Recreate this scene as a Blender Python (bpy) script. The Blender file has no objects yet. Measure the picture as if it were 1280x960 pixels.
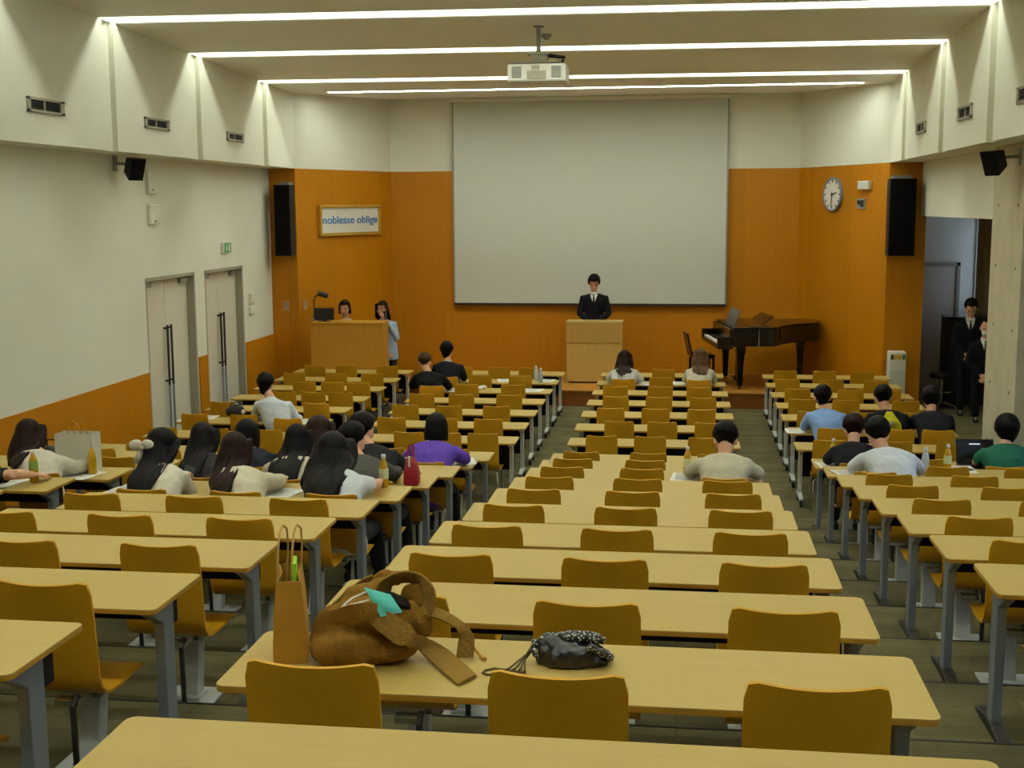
import bpy, bmesh, math, random
from mathutils import Vector, Matrix, noise
random.seed(7)
PI = math.pi
scene = bpy.context.scene
COL = scene.collection

# ------------------------------------------------------------------ camera geometry
CAM = Vector((0.0, 0.0, 3.613))
FPX, YAW, PITCH, ROLL = 1558.0, 0.1357, 0.1411, -0.0055
_f = Vector((-math.sin(YAW)*math.cos(PITCH), math.cos(YAW)*math.cos(PITCH), -math.sin(PITCH)))
_r = Vector((math.cos(YAW), math.sin(YAW), 0.0))
_u = _r.cross(_f)
CR = _r*math.cos(ROLL) + _u*math.sin(ROLL)
CU = _u*math.cos(ROLL) - _r*math.sin(ROLL)

def sight(u, v):
    return _f + CR*((u-640)/FPX) - CU*((v-480)/FPX)
def atY(u, v, Y):
    d = sight(u, v); return CAM + d*(Y/d.y)
def atX(u, v, X):
    d = sight(u, v); return CAM + d*(X/d.x)
def atZ(u, v, Z):
    d = sight(u, v); return CAM + d*((Z-CAM.z)/d.z)
def atPlane(u, v, p, n):
    d = sight(u, v); return CAM + d*((Vector(p)-CAM).dot(n)/d.dot(n))

# ------------------------------------------------------------------ materials
def lin(h):
    h = h.lstrip('#'); c = [int(h[i:i+2], 16)/255 for i in (0, 2, 4)]
    return tuple(x/12.92 if x <= .04045 else ((x+.055)/1.055)**2.4 for x in c) + (1,)

def new_mat(name):
    m = bpy.data.materials.new(name); m.use_nodes = True
    return m, m.node_tree.nodes, m.node_tree.links, m.node_tree.nodes['Principled BSDF']

def plain(name, col, rough=.6, metal=0.0, var=.06, scale=6.0, bump=0.0, bscale=40.0, spec=.5, stretch=(1, 1, 1)):
    """base colour with a little noise variation and an optional fine bump"""
    m, N, L, b = new_mat(name)
    tc = N.new('ShaderNodeTexCoord'); mp = N.new('ShaderNodeMapping'); mp.inputs['Scale'].default_value = stretch
    L.new(tc.outputs['Object'], mp.inputs['Vector'])
    nz = N.new('ShaderNodeTexNoise'); nz.inputs['Scale'].default_value = scale; nz.inputs['Detail'].default_value = 4
    L.new(mp.outputs['Vector'], nz.inputs['Vector'])
    c = lin(col)
    r = N.new('ShaderNodeValToRGB')
    r.color_ramp.elements[0].position = .3; r.color_ramp.elements[1].position = .7
    r.color_ramp.elements[0].color = tuple(x*(1-var) for x in c[:3]) + (1,)
    r.color_ramp.elements[1].color = tuple(min(1, x*(1+var)) for x in c[:3]) + (1,)
    L.new(nz.outputs['Fac'], r.inputs['Fac']); L.new(r.outputs['Color'], b.inputs['Base Color'])
    b.inputs['Roughness'].default_value = rough; b.inputs['Metallic'].default_value = metal
    b.inputs['Specular IOR Level'].default_value = spec
    if bump:
        n2 = N.new('ShaderNodeTexNoise'); n2.inputs['Scale'].default_value = bscale; n2.inputs['Detail'].default_value = 3
        L.new(mp.outputs['Vector'], n2.inputs['Vector'])
        bp = N.new('ShaderNodeBump'); bp.inputs['Strength'].default_value = bump; bp.inputs['Distance'].default_value = .02
        L.new(n2.outputs['Fac'], bp.inputs['Height']); L.new(bp.outputs['Normal'], b.inputs['Normal'])
    return m

def wood(name, dark, light, stretch, plank=None, rough=.45, spec=.4):
    """veneer: stretched grain, optional board joints (plank = axis index, width)"""
    m, N, L, b = new_mat(name)
    tc = N.new('ShaderNodeTexCoord'); mp = N.new('ShaderNodeMapping'); mp.inputs['Scale'].default_value = stretch
    L.new(tc.outputs['Object'], mp.inputs['Vector'])
    nz = N.new('ShaderNodeTexNoise'); nz.inputs['Scale'].default_value = 3; nz.inputs['Detail'].default_value = 6; nz.inputs['Roughness'].default_value = .6
    L.new(mp.outputs['Vector'], nz.inputs['Vector'])
    r = N.new('ShaderNodeValToRGB'); r.color_ramp.elements[0].position = .25; r.color_ramp.elements[1].position = .75
    r.color_ramp.elements[0].color = lin(dark); r.color_ramp.elements[1].color = lin(light)
    L.new(nz.outputs['Fac'], r.inputs['Fac'])
    out = r.outputs['Color']
    if plank:
        ax, w = plank
        sp = N.new('ShaderNodeSeparateXYZ'); L.new(tc.outputs['Object'], sp.inputs['Vector'])
        dv = N.new('ShaderNodeMath'); dv.operation = 'DIVIDE'; dv.inputs[1].default_value = w; L.new(sp.outputs[ax], dv.inputs[0])
        fl = N.new('ShaderNodeMath'); fl.operation = 'FLOOR'; L.new(dv.outputs[0], fl.inputs[0])
        wn = N.new('ShaderNodeTexWhiteNoise'); wn.noise_dimensions = '1D'; L.new(fl.outputs[0], wn.inputs['W'])
        fr = N.new('ShaderNodeMath'); fr.operation = 'FRACT'; L.new(dv.outputs[0], fr.inputs[0])
        lt = N.new('ShaderNodeMath'); lt.operation = 'LESS_THAN'; lt.inputs[1].default_value = .018; L.new(fr.outputs[0], lt.inputs[0])
        hs = N.new('ShaderNodeHueSaturation'); L.new(out, hs.inputs['Color'])
        mr = N.new('ShaderNodeMapRange'); mr.inputs['To Min'].default_value = .93; mr.inputs['To Max'].default_value = 1.05
        L.new(wn.outputs['Value'], mr.inputs['Value'])
        sb = N.new('ShaderNodeMath'); sb.operation = 'MULTIPLY_ADD'; sb.inputs[1].default_value = -.13
        L.new(lt.outputs[0], sb.inputs[0]); L.new(mr.outputs['Result'], sb.inputs[2]); L.new(sb.outputs[0], hs.inputs['Value'])
        out = hs.outputs['Color']
    L.new(out, b.inputs['Base Color'])
    b.inputs['Roughness'].default_value = rough; b.inputs['Specular IOR Level'].default_value = spec
    return m

def emit(name, col, strength):
    m = bpy.data.materials.new(name); m.use_nodes = True
    N, L = m.node_tree.nodes, m.node_tree.links; N.clear()
    e = N.new('ShaderNodeEmission'); e.inputs['Color'].default_value = lin(col); e.inputs['Strength'].default_value = strength
    o = N.new('ShaderNodeOutputMaterial'); L.new(e.outputs[0], o.inputs[0])
    return m

def carpet_mat():
    m, N, L, b = new_mat('carpet_tiles')
    tc = N.new('ShaderNodeTexCoord')
    br = N.new('ShaderNodeTexBrick'); br.inputs['Scale'].default_value = 1.0
    br.inputs['Brick Width'].default_value = 1.1; br.inputs['Row Height'].default_value = .12; br.inputs['Mortar Size'].default_value = .002
    br.inputs['Color1'].default_value = lin('#655e40'); br.inputs['Color2'].default_value = lin('#565039'); br.inputs['Mortar'].default_value = lin('#403c2b')
    L.new(tc.outputs['Object'], br.inputs['Vector'])
    nz = N.new('ShaderNodeTexNoise'); nz.inputs['Scale'].default_value = 3; nz.inputs['Detail'].default_value = 8
    L.new(tc.outputs['Object'], nz.inputs['Vector'])
    mx = N.new('ShaderNodeMix'); mx.data_type = 'RGBA'; mx.blend_type = 'OVERLAY'; mx.inputs['Factor'].default_value = .5
    L.new(br.outputs['Color'], mx.inputs['A']); L.new(nz.outputs['Fac'], mx.inputs['B'])
    L.new(mx.outputs['Result'], b.inputs['Base Color']); b.inputs['Roughness'].default_value = .95
    b.inputs['Specular IOR Level'].default_value = .1
    n2 = N.new('ShaderNodeTexNoise'); n2.inputs['Scale'].default_value = 160
    L.new(tc.outputs['Object'], n2.inputs['Vector'])
    bp = N.new('ShaderNodeBump'); bp.inputs['Strength'].default_value = .3; bp.inputs['Distance'].default_value = .01
    L.new(n2.outputs['Fac'], bp.inputs['Height']); L.new(bp.outputs['Normal'], b.inputs['Normal'])
    return m

def hair_mat(name, col):
    m, N, L, b = new_mat(name)
    tc = N.new('ShaderNodeTexCoord'); mp = N.new('ShaderNodeMapping'); mp.inputs['Scale'].default_value = (60, 60, 4)
    L.new(tc.outputs['Object'], mp.inputs['Vector'])
    nz = N.new('ShaderNodeTexNoise'); nz.inputs['Scale'].default_value = 2; nz.inputs['Detail'].default_value = 3
    L.new(mp.outputs['Vector'], nz.inputs['Vector'])
    c = lin(col); r = N.new('ShaderNodeValToRGB')
    r.color_ramp.elements[0].color = tuple(x*.6 for x in c[:3])+(1,); r.color_ramp.elements[1].color = tuple(x*1.5 for x in c[:3])+(1,)
    L.new(nz.outputs['Fac'], r.inputs['Fac']); L.new(r.outputs['Color'], b.inputs['Base Color'])
    b.inputs['Roughness'].default_value = .5; b.inputs['Specular IOR Level'].default_value = .10
    bp = N.new('ShaderNodeBump'); bp.inputs['Strength'].default_value = .5; bp.inputs['Distance'].default_value = .01
    L.new(nz.outputs['Fac'], bp.inputs['Height']); L.new(bp.outputs['Normal'], b.inputs['Normal'])
    return m

def clear_mat(name, col, rough=.05, ior=1.33, trans=1.0):
    m, N, L, b = new_mat(name)
    b.inputs['Base Color'].default_value = lin(col); b.inputs['Roughness'].default_value = rough
    b.inputs['Transmission Weight'].default_value = trans; b.inputs['IOR'].default_value = ior
    return m

M = {}
M['paint'] = plain('white_wall_paint', '#e0dfcd', .85, var=.02, scale=1.5, bump=.05, bscale=120, spec=.2)
M['ceil'] = plain('ceiling_paint', '#f4f3ea', .9, var=.015, scale=1, spec=.15)
M['slot'] = plain('slot_white_paint', '#f2eee2', .8, var=.01, spec=.2)
M['veneer'] = wood('orange_wood_veneer', '#a76a02', '#b77607', (14, 14, .6), plank=(0, .6), rough=.5, spec=.25)
M['veneer_side'] = wood('orange_wood_veneer_side', '#a76a02', '#b77607', (14, 14, .6), plank=(1, .6), rough=.5, spec=.25)
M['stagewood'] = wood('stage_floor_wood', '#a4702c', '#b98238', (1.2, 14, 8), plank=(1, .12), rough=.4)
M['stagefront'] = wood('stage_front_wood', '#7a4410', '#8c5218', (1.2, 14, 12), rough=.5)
M['lectern'] = wood('lectern_wood', '#bd984f', '#c9a45b', (10, 10, .8), rough=.5, spec=.3)
M['console'] = wood('console_wood', '#ad7a24', '#b8852c', (10, 10, .8), rough=.5, spec=.3)
M['desk'] = wood('desk_laminate', '#b0964f', '#b79d56', (1.2, 16, 16), rough=.42, spec=.4)
M['deskedge'] = wood('desk_edge_band', '#a37a26', '#b0862e', (2, 20, 20), rough=.5)
M['ply'] = wood('chair_plywood', '#bd8a12', '#c9951d', (1.5, 12, 3), rough=.45, spec=.35)
M['steel'] = plain('grey_painted_steel', '#8b949c', .4, .35, var=.03)
M['white_steel'] = plain('white_painted_steel', '#c9ccc9', .45, .1, var=.03)
M['darksteel'] = plain('dark_steel', '#3a3734', .45, .5, var=.05)
M['chrome'] = plain('chrome', '#c8c8c8', .2, 1.0, var=.02)
M['black'] = plain('black_plastic', '#141213', .5, var=.1, spec=.4)
M['blackshelf'] = plain('black_shelf', '#161211', .7, var=.1, spec=.2)
M['gloss'] = plain('black_piano_lacquer', '#0d0808', .16, var=.1, spec=.5)
M['grille'] = plain('speaker_grille_cloth', '#0d0a0a', .9, var=.2, scale=200, bump=.3, bscale=300, spec=.1)
M['concrete'] = plain('bare_concrete', '#bdb59a', .85, var=.09, scale=3, bump=.15, bscale=60, spec=.2)
M['hole'] = plain('tie_hole', '#3b372f', .9)
M['carpet'] = carpet_mat()
M['screen'] = plain('projection_screen_fabric', '#cfd2c8', .9, var=.008, spec=.1)
M['doorpaint'] = plain('door_paint', '#d3ccb8', .5, var=.02, spec=.3)
M['plastic_w'] = plain('white_plastic', '#dedbd0', .45, var=.02)
M['plastic_g'] = plain('grey_plastic', '#8c8a80', .5, var=.04)
M['ventgrey'] = plain('vent_frame_grey', '#9c9581', .5, var=.03)
M['ventdark'] = plain('vent_dark', '#14110d', .9)
M['skin'] = plain('skin', '#d6a283', .55, var=.05, scale=12, spec=.35)
M['skin2'] = plain('skin_tan', '#c08a68', .55, var=.05, scale=12, spec=.35)
M['eye'] = plain('eye_dark', '#20140f', .2)
M['lip'] = plain('lip', '#b4685c', .5)
M['hair_black'] = hair_mat('hair_black', '#0a0606')
M['hair_brown'] = hair_mat('hair_brown', '#1f0d08')
M['hair_light'] = hair_mat('hair_light_brown', '#4a3220')
M['hair_grey'] = hair_mat('hair_shaved_brown', '#3d2a1c')
M['paper'] = plain('white_paper', '#e6e6de', .8, var=.01)
M['kraft'] = plain('kraft_paper', '#a97a1c', .8, var=.05, scale=10, bump=.1, bscale=30)
M['tea'] = plain('green_tea', '#b98e0c', .12, var=.05, spec=.6)
M['label_g'] = plain('bottle_label_green', '#7f9a3c', .5, var=.1)
M['label_y'] = plain('bottle_label_pale', '#c9cfa0', .5, var=.1)
M['cap'] = plain('white_bottle_cap', '#e8e8e4', .4)
M['clearb'] = plain('clear_bottle', '#b8c4cc', .08, var=.1, spec=.8)
M['lamp'] = emit('slot_lamp_glow', '#f6fff3', 36.5)
M['lamp2'] = emit('flush_lamp_glow', '#f6fff3', 29.0)
M['day'] = emit('daylight_blind', '#b4cdf5', 3.2)
M['day2'] = emit('dim_daylight_blind', '#b9cdee', 2.4)
M['gold'] = plain('gold_picture_frame', '#c39a3e', .4, .4, var=.08)
M['blue_ink'] = plain('blue_lettering', '#3c78b4', .6)
M['green_sign'] = plain('green_exit_sign', '#4f9a5e', .5)

# ------------------------------------------------------------------ mesh building
class MB:
    def __init__(s):
        s.v = []; s.f = []; s.mi = []; s.cur = 0
    def add(s, vs, fs):
        o = len(s.v); s.v += [tuple(p) for p in vs]; s.f += [tuple(i+o for i in f) for f in fs]; s.mi += [s.cur]*len(fs)
        return s
    def box(s, x0, x1, y0, y1, z0, z1):
        vs = [(x0,y0,z0),(x1,y0,z0),(x1,y1,z0),(x0,y1,z0),(x0,y0,z1),(x1,y0,z1),(x1,y1,z1),(x0,y1,z1)]
        return s.add(vs, [(0,3,2,1),(4,5,6,7),(0,1,5,4),(1,2,6,5),(2,3,7,6),(3,0,4,7)])
    def hexa(s, b4, t4):
        return s.add(list(b4)+list(t4), [(0,3,2,1),(4,5,6,7),(0,1,5,4),(1,2,6,5),(2,3,7,6),(3,0,4,7)])
    def prism(s, poly, a, b, axis='z'):
        """poly: 2D outline (counter-clockwise); extruded from a to b along the axis"""
        n = len(poly)
        P = {'z': lambda p, t: (p[0], p[1], t), 'x': lambda p, t: (t, p[0], p[1]), 'y': lambda p, t: (p[0], t, p[1])}[axis]
        vs = [P(p, a) for p in poly] + [P(p, b) for p in poly]
        fs = [tuple(range(n-1, -1, -1)), tuple(range(n, 2*n))] + [(i, (i+1) % n, n+(i+1) % n, n+i) for i in range(n)]
        return s.add(vs, fs)
    def rings(s, rings, cap=True):
        n = len(rings[0]); vs = [p for r in rings for p in r]; fs = []
        for k in range(len(rings)-1):
            for i in range(n):
                j = (i+1) % n; fs.append((k*n+i, k*n+j, (k+1)*n+j, (k+1)*n+i))
        if cap:
            fs.append(tuple(range(n-1, -1, -1))); fs.append(tuple((len(rings)-1)*n+i for i in range(n)))
        return s.add(vs, fs)
    def tube(s, path, rad, n=10, flat=None, cap=True):
        """swept tube; rad scalar or list; flat=(wx, wz) squashes the section; section kept level via parallel transport"""
        P = [Vector(p) for p in path]; R = rad if isinstance(rad, (list, tuple)) else [rad]*len(P)
        rs = []; prev = None
        for i, p in enumerate(P):
            t = (P[min(i+1, len(P)-1)] - P[max(i-1, 0)])
            t = t.normalized() if t.length > 1e-9 else Vector((0, 0, 1))
            if prev is None:
                a = Vector((1, 0, 0)) if abs(t.x) < .9 else Vector((0, 1, 0))
                a = (a - t*a.dot(t)).normalized()
            else:
                a = prev - t*prev.dot(t); a = a.normalized() if a.length > 1e-6 else prev
            prev = a; b = t.cross(a)
            ra, rb = (R[i] if isinstance(R[i], (list, tuple)) else (R[i], R[i]))
            rs.append([p + a*(ra*math.cos(2*PI*k/n)) + b*(rb*math.sin(2*PI*k/n)) for k in range(n)])
        return s.rings(rs, cap)
    def lathe(s, prof, c=(0, 0, 0), n=20):
        rs = [[(c[0]+r*math.cos(2*PI*k/n), c[1]+r*math.sin(2*PI*k/n), c[2]+z) for k in range(n)] for r, z in prof]
        return s.rings(rs)
    def ball(s, c, r, n=16, m=10, rot=None):
        rx, ry, rz = r if isinstance(r, (list, tuple)) else (r, r, r)
        rs = []
        for j in range(1, m):
            ph = PI*j/m
            ring = [Vector((rx*math.sin(ph)*math.cos(2*PI*k/n), ry*math.sin(ph)*math.sin(2*PI*k/n), -rz*math.cos(ph))) for k in range(n)]
            if rot: ring = [rot @ p for p in ring]
            rs.append([p+Vector(c) for p in ring])
        return s.rings(rs)
    def ring_xf(s, mat):
        s.v = [tuple(mat @ Vector(p)) for p in s.v]; return s
    def mesh(s, name, mats):
        me = bpy.data.meshes.new(name); me.from_pydata(s.v, [], s.f)
        for m in (mats if isinstance(mats, (list, tuple)) else [mats]): me.materials.append(M[m] if isinstance(m, str) else m)
        me.polygons.foreach_set('material_index', s.mi)
        bm = bmesh.new(); bm.from_mesh(me); bmesh.ops.recalc_face_normals(bm, faces=bm.faces); bm.to_mesh(me); bm.free()
        return me
    def build(s, name, mats, parent=None, loc=None, bevel=0, smooth=False, segs=2):
        o = bpy.data.objects.new(name, s.mesh(name, mats)); COL.objects.link(o)
        if parent: o.parent = parent
        if loc is not None: o.location = loc
        finish(o, bevel, smooth, segs)
        return o

def finish(o, bevel=0, smooth=False, segs=2):
    if smooth:
        o.data.polygons.foreach_set('use_smooth', [True]*len(o.data.polygons))
        if smooth != 'all': o.data.set_sharp_from_angle(angle=math.radians(smooth if smooth is not True else 40))
    if bevel:
        b = o.modifiers.new('edge_round', 'BEVEL'); b.width = bevel; b.segments = segs; b.limit_method = 'ANGLE'; b.angle_limit = math.radians(35)
    return o

def empty(name, loc=(0, 0, 0), rz=0.0):
    o = bpy.data.objects.new(name, None); COL.objects.link(o); o.location = loc; o.rotation_euler = (0, 0, rz)
    o.empty_display_size = .1
    return o
def tag(o, label, cat, group=None, kind=None):
    o['label'] = label; o['category'] = cat
    if group: o['group'] = group
    if kind: o['kind'] = kind
    return o
def struct(o):
    o['kind'] = 'structure'; return o
def copy_tree(o, parent=None):
    c = o.copy(); COL.objects.link(c)
    if parent: c.parent = parent
    for ch in list(o.children): copy_tree(ch, c)
    return c
def rrect(x0, x1, y0, y1, r, n=5):
    pts = []
    for cx, cy, a0 in ((x1-r, y0+r, -PI/2), (x1-r, y1-r, 0), (x0+r, y1-r, PI/2), (x0+r, y0+r, PI)):
        for k in range(n+1):
            a = a0 + PI/2*k/n; pts.append((cx+r*math.cos(a), cy+r*math.sin(a)))
    return pts
ORD = ['first','second','third','fourth','fifth','sixth','seventh','eighth','ninth','tenth','eleventh','twelfth','thirteenth','fourteenth','fifteenth','sixteenth','seventeenth','eighteenth']

# ------------------------------------------------------------------ layout numbers (metres)
PITCHY = 1.0519; YR1 = 3.404; DEPTH = .4924; RISE = .1408; TOP1 = 2.204; DW = 2.1; DH = .72
def row_y(r): return YR1 + (r-1)*PITCHY
def row_floor(r): return max(TOP1 - (r-1)*RISE - DH, .0)
YF = 14.98
def flat_y(k): return YF + (k-1)*PITCHY
BLK = {'wall': -6.85, 'inner': -4.12, 'middle': -1.37, 'right': 1.39}
BNAME = {'wall': 'block along the white wall', 'inner': 'block left of the centre aisle', 'middle': 'middle block', 'right': 'block on the pillar side'}
X_LOW, X_IN, X_INR, X_LOWR = -7.52, -7.02, 3.50, 4.05
Y_RET, Y_W = 22.3, 25.0
SOF = 4.33
def ceil_z(y): return 5.906 - .0323*(y-14.9)
STRIPS = [0.7, 3.58, 6.46, 9.34, 12.22, 15.1, 17.9, 20.86]
SW = .25
XC = atY(490, 300, Y_W).x; XD = atY(998, 300, Y_W).x     # bends of the stage wall
LINTEL = 3.42; X_OUT = 5.62; Y_SIDE = 25.2; Y_BACK = -2.5
# ------------------------------------------------------------------ room shell
# floor: flat hall floor and the carpeted tiers
fm = MB()
fm.box(X_LOW-.3, X_OUT+.3, row_y(10)+.8, Y_SIDE+.3, -.2, 0)
for r in range(-4, 11):
    y0 = row_y(r-1)+.8; y1 = row_y(r)+.8
    if r == -4: y0 = Y_BACK-.3
    fm.box(X_LOW-.3, X_OUT+.3, y0, y1, -.2, row_floor(r))
struct(fm.build('floor', 'carpet'))
nz = MB()
for r in range(-3, 11):
    y1 = row_y(r)+.8; z = row_floor(r)
    nz.box(X_LOW, X_LOWR+.3, y1-.004, y1+.012, z-.03, z+.003)
struct(nz.build('trim_1', 'black'))['label'] = 'black nosing strips on the carpeted tiers'

# ceiling with slots
edges = [Y_BACK-.3]
for y in STRIPS: edges += [y-SW, y+SW]
edges += [22.05, 22.35]
cm = MB()
T = .3
SKEW = .034      # slots sheared out of square with the desk rows to fit image pixels
def sk(y, x, on=True): return y + (SKEW*(x-(X_IN+X_INR)/2) if on else 0)
def slab(y0, y1, x0, x1, zf=ceil_z, s0=False, s1=False):
    q4 = [(x0,sk(y0,x0,s0)),(x1,sk(y0,x1,s0)),(x1,sk(y1,x1,s1)),(x0,sk(y1,x0,s1))]; zz = (zf(y0), zf(y0), zf(y1), zf(y1))
    cm.hexa([(a, b, z) for (a, b), z in zip(q4, zz)], [(a, b, z+T) for (a, b), z in zip(q4, zz)])
Y4 = Y_RET-.10
ys = [Y_BACK-.3] + [e for y in STRIPS for e in (y-SW, y+SW)] + [Y4]
for i in range(0, len(ys), 2):
    slab(ys[i], ys[i+1], X_LOW-.2, X_LOWR+.2, ceil_z, i > 0, i+2 < len(ys))
def front_z(y): return ceil_z(Y_RET) + (5.76-ceil_z(Y_RET))*(y-Y_RET)/(Y_W-Y_RET)
slab(Y4, Y4+.26, X_LOW-.2, -6.35, front_z); slab(Y4, Y4+.26, 3.02, X_LOWR+.2, front_z)
slab(Y4+.26, Y_W+.4, X_LOW-.2, X_LOWR+.2, front_z)
struct(cm.build('ceiling', 'ceil'))

# slot lights
def slot_light(yc, x0, x1, zf, w, label, H=.29, lamp='lamp'):
    z = zf(yc); xm = (X_IN+X_INR)/2; skew = lamp == 'lamp'; x0 -= xm; x1 -= xm
    t = empty('ceiling_light', (xm, yc, z), math.atan(SKEW) if skew else 0); tag(t, label, 'ceiling light', 'slot lights across the ceiling')
    h = MB()
    h.box(x0-.02, x1+.02, -w, -w+.015, .002, H); h.box(x0-.02, x1+.02, w-.015, w, .002, H)
    h.box(x0-.02, x1+.02, -w-.02, w+.02, H, H+.02)
    h.box(x0-.02, x0, -w, w, 0.0, H); h.box(x1, x1+.02, -w, w, 0.0, H)
    h.build('housing', 'slot', t)
    d = MB(); k = max(1, round((x1-x0)/1.25)); step = (x1-x0)/k
    for i in range(k):
        a = x0+i*step+.012; b = x0+(i+1)*step-.012
        d.box(a, b, -.03 if H > .2 else -.06, .03 if H > .2 else .06, H-.05, H-.004)
    d.build('lamp_tube', lamp, t)
    return t
NM = ['above the very back of the hall', 'above the rearmost tiers', 'above the rear tiers', 'above the middle tiers', 'above the front tiers',
      'nearest visible one, nearer than the projector', 'second slot from the projector toward the stage', 'crossing behind the projector body']
for i, y in enumerate(STRIPS):
    slot_light(y, X_IN-.02, X_INR+.02, ceil_z, SW, 'white linear slot light across the ceiling, ' + NM[i])
slot_light(Y_RET+.03, -6.35, 3.02, front_z, .13, 'short white linear light nearest the projection screen, ending clear of the side walls', .06, 'lamp2')

# upper side walls with shallow grooves under each slot, soffits below them
GW = .15
def upper_side(name, xa, xb, sgn):
    w = MB(); prev = Y_BACK-.3
    for y in [sk(y_, xb if sgn > 0 else xa) for y_ in STRIPS] + [None]:
        end = (y-GW) if y is not None else Y_RET
        w.hexa([(xa,prev,SOF),(xb,prev,SOF),(xb,end,SOF),(xa,end,SOF)], [(xa,prev,ceil_z(prev)+.1),(xb,prev,ceil_z(prev)+.1),(xb,end,ceil_z(end)+.1),(xa,end,ceil_z(end)+.1)])
        if y is not None:
            a, b = (xa, xb-.07) if sgn > 0 else (xa+.07, xb)
            w.box(a, b, y-GW, y+GW, SOF, ceil_z(y)+.05); prev = y+GW
    return struct(w.build(name, 'paint'))
upper_side('wall_left_upper', X_LOW-.2, X_IN, 1)
upper_side('wall_right_upper', X_INR, X_LOWR+.3, -1)

# left lower wall with two door recesses
D1 = (atX(181,347,X_LOW).y, atX(243,339,X_LOW).y); D2 = (atX(255,338,X_LOW).y, atX(303,332,X_LOW).y); DZ = 2.64
wl = MB(); xa, xb = X_LOW-.25, X_LOW
for a, b in ((Y_BACK-.3, D1[0]), (D1[1], D2[0]), (D2[1], Y_RET+.2)): wl.box(xa, xb, a, b, -.2, SOF)
for a, b in (D1, D2): wl.box(xa, xb, a, b, DZ, SOF)
struct(wl.build('wall_left', 'paint'))
ws = MB()
WZ = 1.30
for a, b in ((Y_BACK, D1[0]-.02), (D1[1]+.02, D2[0]-.02), (D2[1]+.02, Y_RET)): ws.box(X_LOW, X_LOW+.02, a, b, 0, WZ)
struct(ws.build('wall_left_wainscot', 'veneer_side'))
for n, (a, b) in enumerate((D1, D2)):
    d = empty('door_%d' % (n+1), (X_LOW-.12, (a+b)/2, 0)); d['kind'] = 'structure'
    hw = (b-a)/2
    fr = MB(); fr.box(-.02,.12,-hw,-hw+.05,0,DZ); fr.box(-.02,.12,hw-.05,hw,0,DZ); fr.box(-.02,.12,-hw,hw,DZ-.05,DZ)
    fr.build('door_frame', 'ventgrey', d)
    for s in (-1, 1):
        lf = MB(); y0, y1 = (-hw+.055, -.004) if s < 0 else (.004, hw-.055); lf.box(-.05, 0, y0, y1, .01, DZ-.055)
        leaf = lf.build('door_leaf', 'doorpaint', d, bevel=.004)
        hy = s*.07
        h = MB(); h.cur = 0; h.tube([(.06,hy,1.0),(.06,hy,1.9)], .018, 10)
        h.box(0,.06,hy-.012,hy+.012,1.05,1.08); h.box(0,.06,hy-.012,hy+.012,1.84,1.87)
        h.cur = 1; h.tube([(.06,hy,.25),(.06,hy,1.0)], .017, 10); h.box(0,.06,hy-.012,hy+.012,.3,.33)
        h.build('pull_handle', ['darksteel', 'steel'], leaf, smooth=True)
        c = MB(); yy = -hw+.1 if s < 0 else hw-.38; c.box(0, .05, yy, yy+.28, DZ-.15, DZ-.08); c.box(.03, .045, yy+.1, yy+.34, DZ-.09, DZ-.075)
        c.build('door_closer', 'plastic_g', leaf, bevel=.004)
w = MB(); w.box(X_LOW-.3, X_LOW-.25, D1[0]-.3, D2[1]+.3, 0, SOF); struct(w.build('wall_left_backing', 'paint'))

# stage end wall: wood below, white above
WTOP = [SOF, SOF+.01]
poly = [(X_LOW-.25, Y_RET), (X_IN, Y_RET), (XC, Y_W), (XD, Y_W), (X_INR, Y_RET), (X_LOWR+.0, Y_RET)]
back = [(X_LOWR+.0, Y_RET+.15), (X_INR+.12, Y_RET+.15), (XD+.1, Y_W+.15), (XC-.1, Y_W+.15), (X_IN-.12, Y_RET+.15), (X_LOW-.25, Y_RET+.15)]
wf = MB(); wf.prism(poly+back, -.2, SOF); struct(wf.build('wall_front', 'veneer'))
wu = MB(); wu.prism(poly[1:5]+back[1:5], SOF, 6.2); struct(wu.build('wall_front_upper', 'paint'))
# panel planes for things hung on the angled walls
PR_P = Vector((X_INR, Y_RET, 0)); PR_T = Vector((XD-X_INR, Y_W-Y_RET, 0)).normalized(); PR_N = Vector((-PR_T.y, PR_T.x, 0))
if PR_N.y > 0: PR_N = -PR_N
PL_P = Vector((X_IN, Y_RET, 0)); PL_T = Vector((XC-X_IN, Y_W-Y_RET, 0)).normalized(); PL_N = Vector((PL_T.y, -PL_T.x, 0))

# right side: lintel walls, pillar, corridor behind them, windows
PY0, PY1 = atX(1278, 300, X_LOWR-.1).y, atX(1239, 300, X_LOWR-.1).y
rl = MB(); rl.box(X_LOWR, X_LOWR+.25, Y_BACK-.3, PY0, LINTEL, SOF); rl.box(X_LOWR, X_LOWR+.25, PY1, Y_RET, LINTEL, SOF)
struct(rl.build('wall_right', 'paint'))
pl = MB(); pl.box(X_LOWR-.1, X_LOWR+.95, PY0, PY1, -.2, SOF)
pil = pl.build('wall_right_pillar', 'concrete', bevel=.01); struct(pil)
hl = MB()
for z in (.6, 1.35, 2.1, 2.85, 3.6):
    for yy in (PY0+.25, PY1-.3):
        hl.tube([(X_LOWR-.104,yy,z),(X_LOWR-.09,yy,z)], .018, 10)
    for xx in (X_LOWR+.1, X_LOWR+.65): hl.tube([(xx,PY0-.004,z),(xx,PY0+.01,z)], .018, 10)
hl.build('tie_hole', 'hole', pil)
co = MB(); co.box(X_LOWR+.2, X_OUT+.2, Y_BACK-.3, Y_SIDE+.3, LINTEL+.12, LINTEL+.3); struct(co.build('ceiling_side', 'ceil'))
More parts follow.
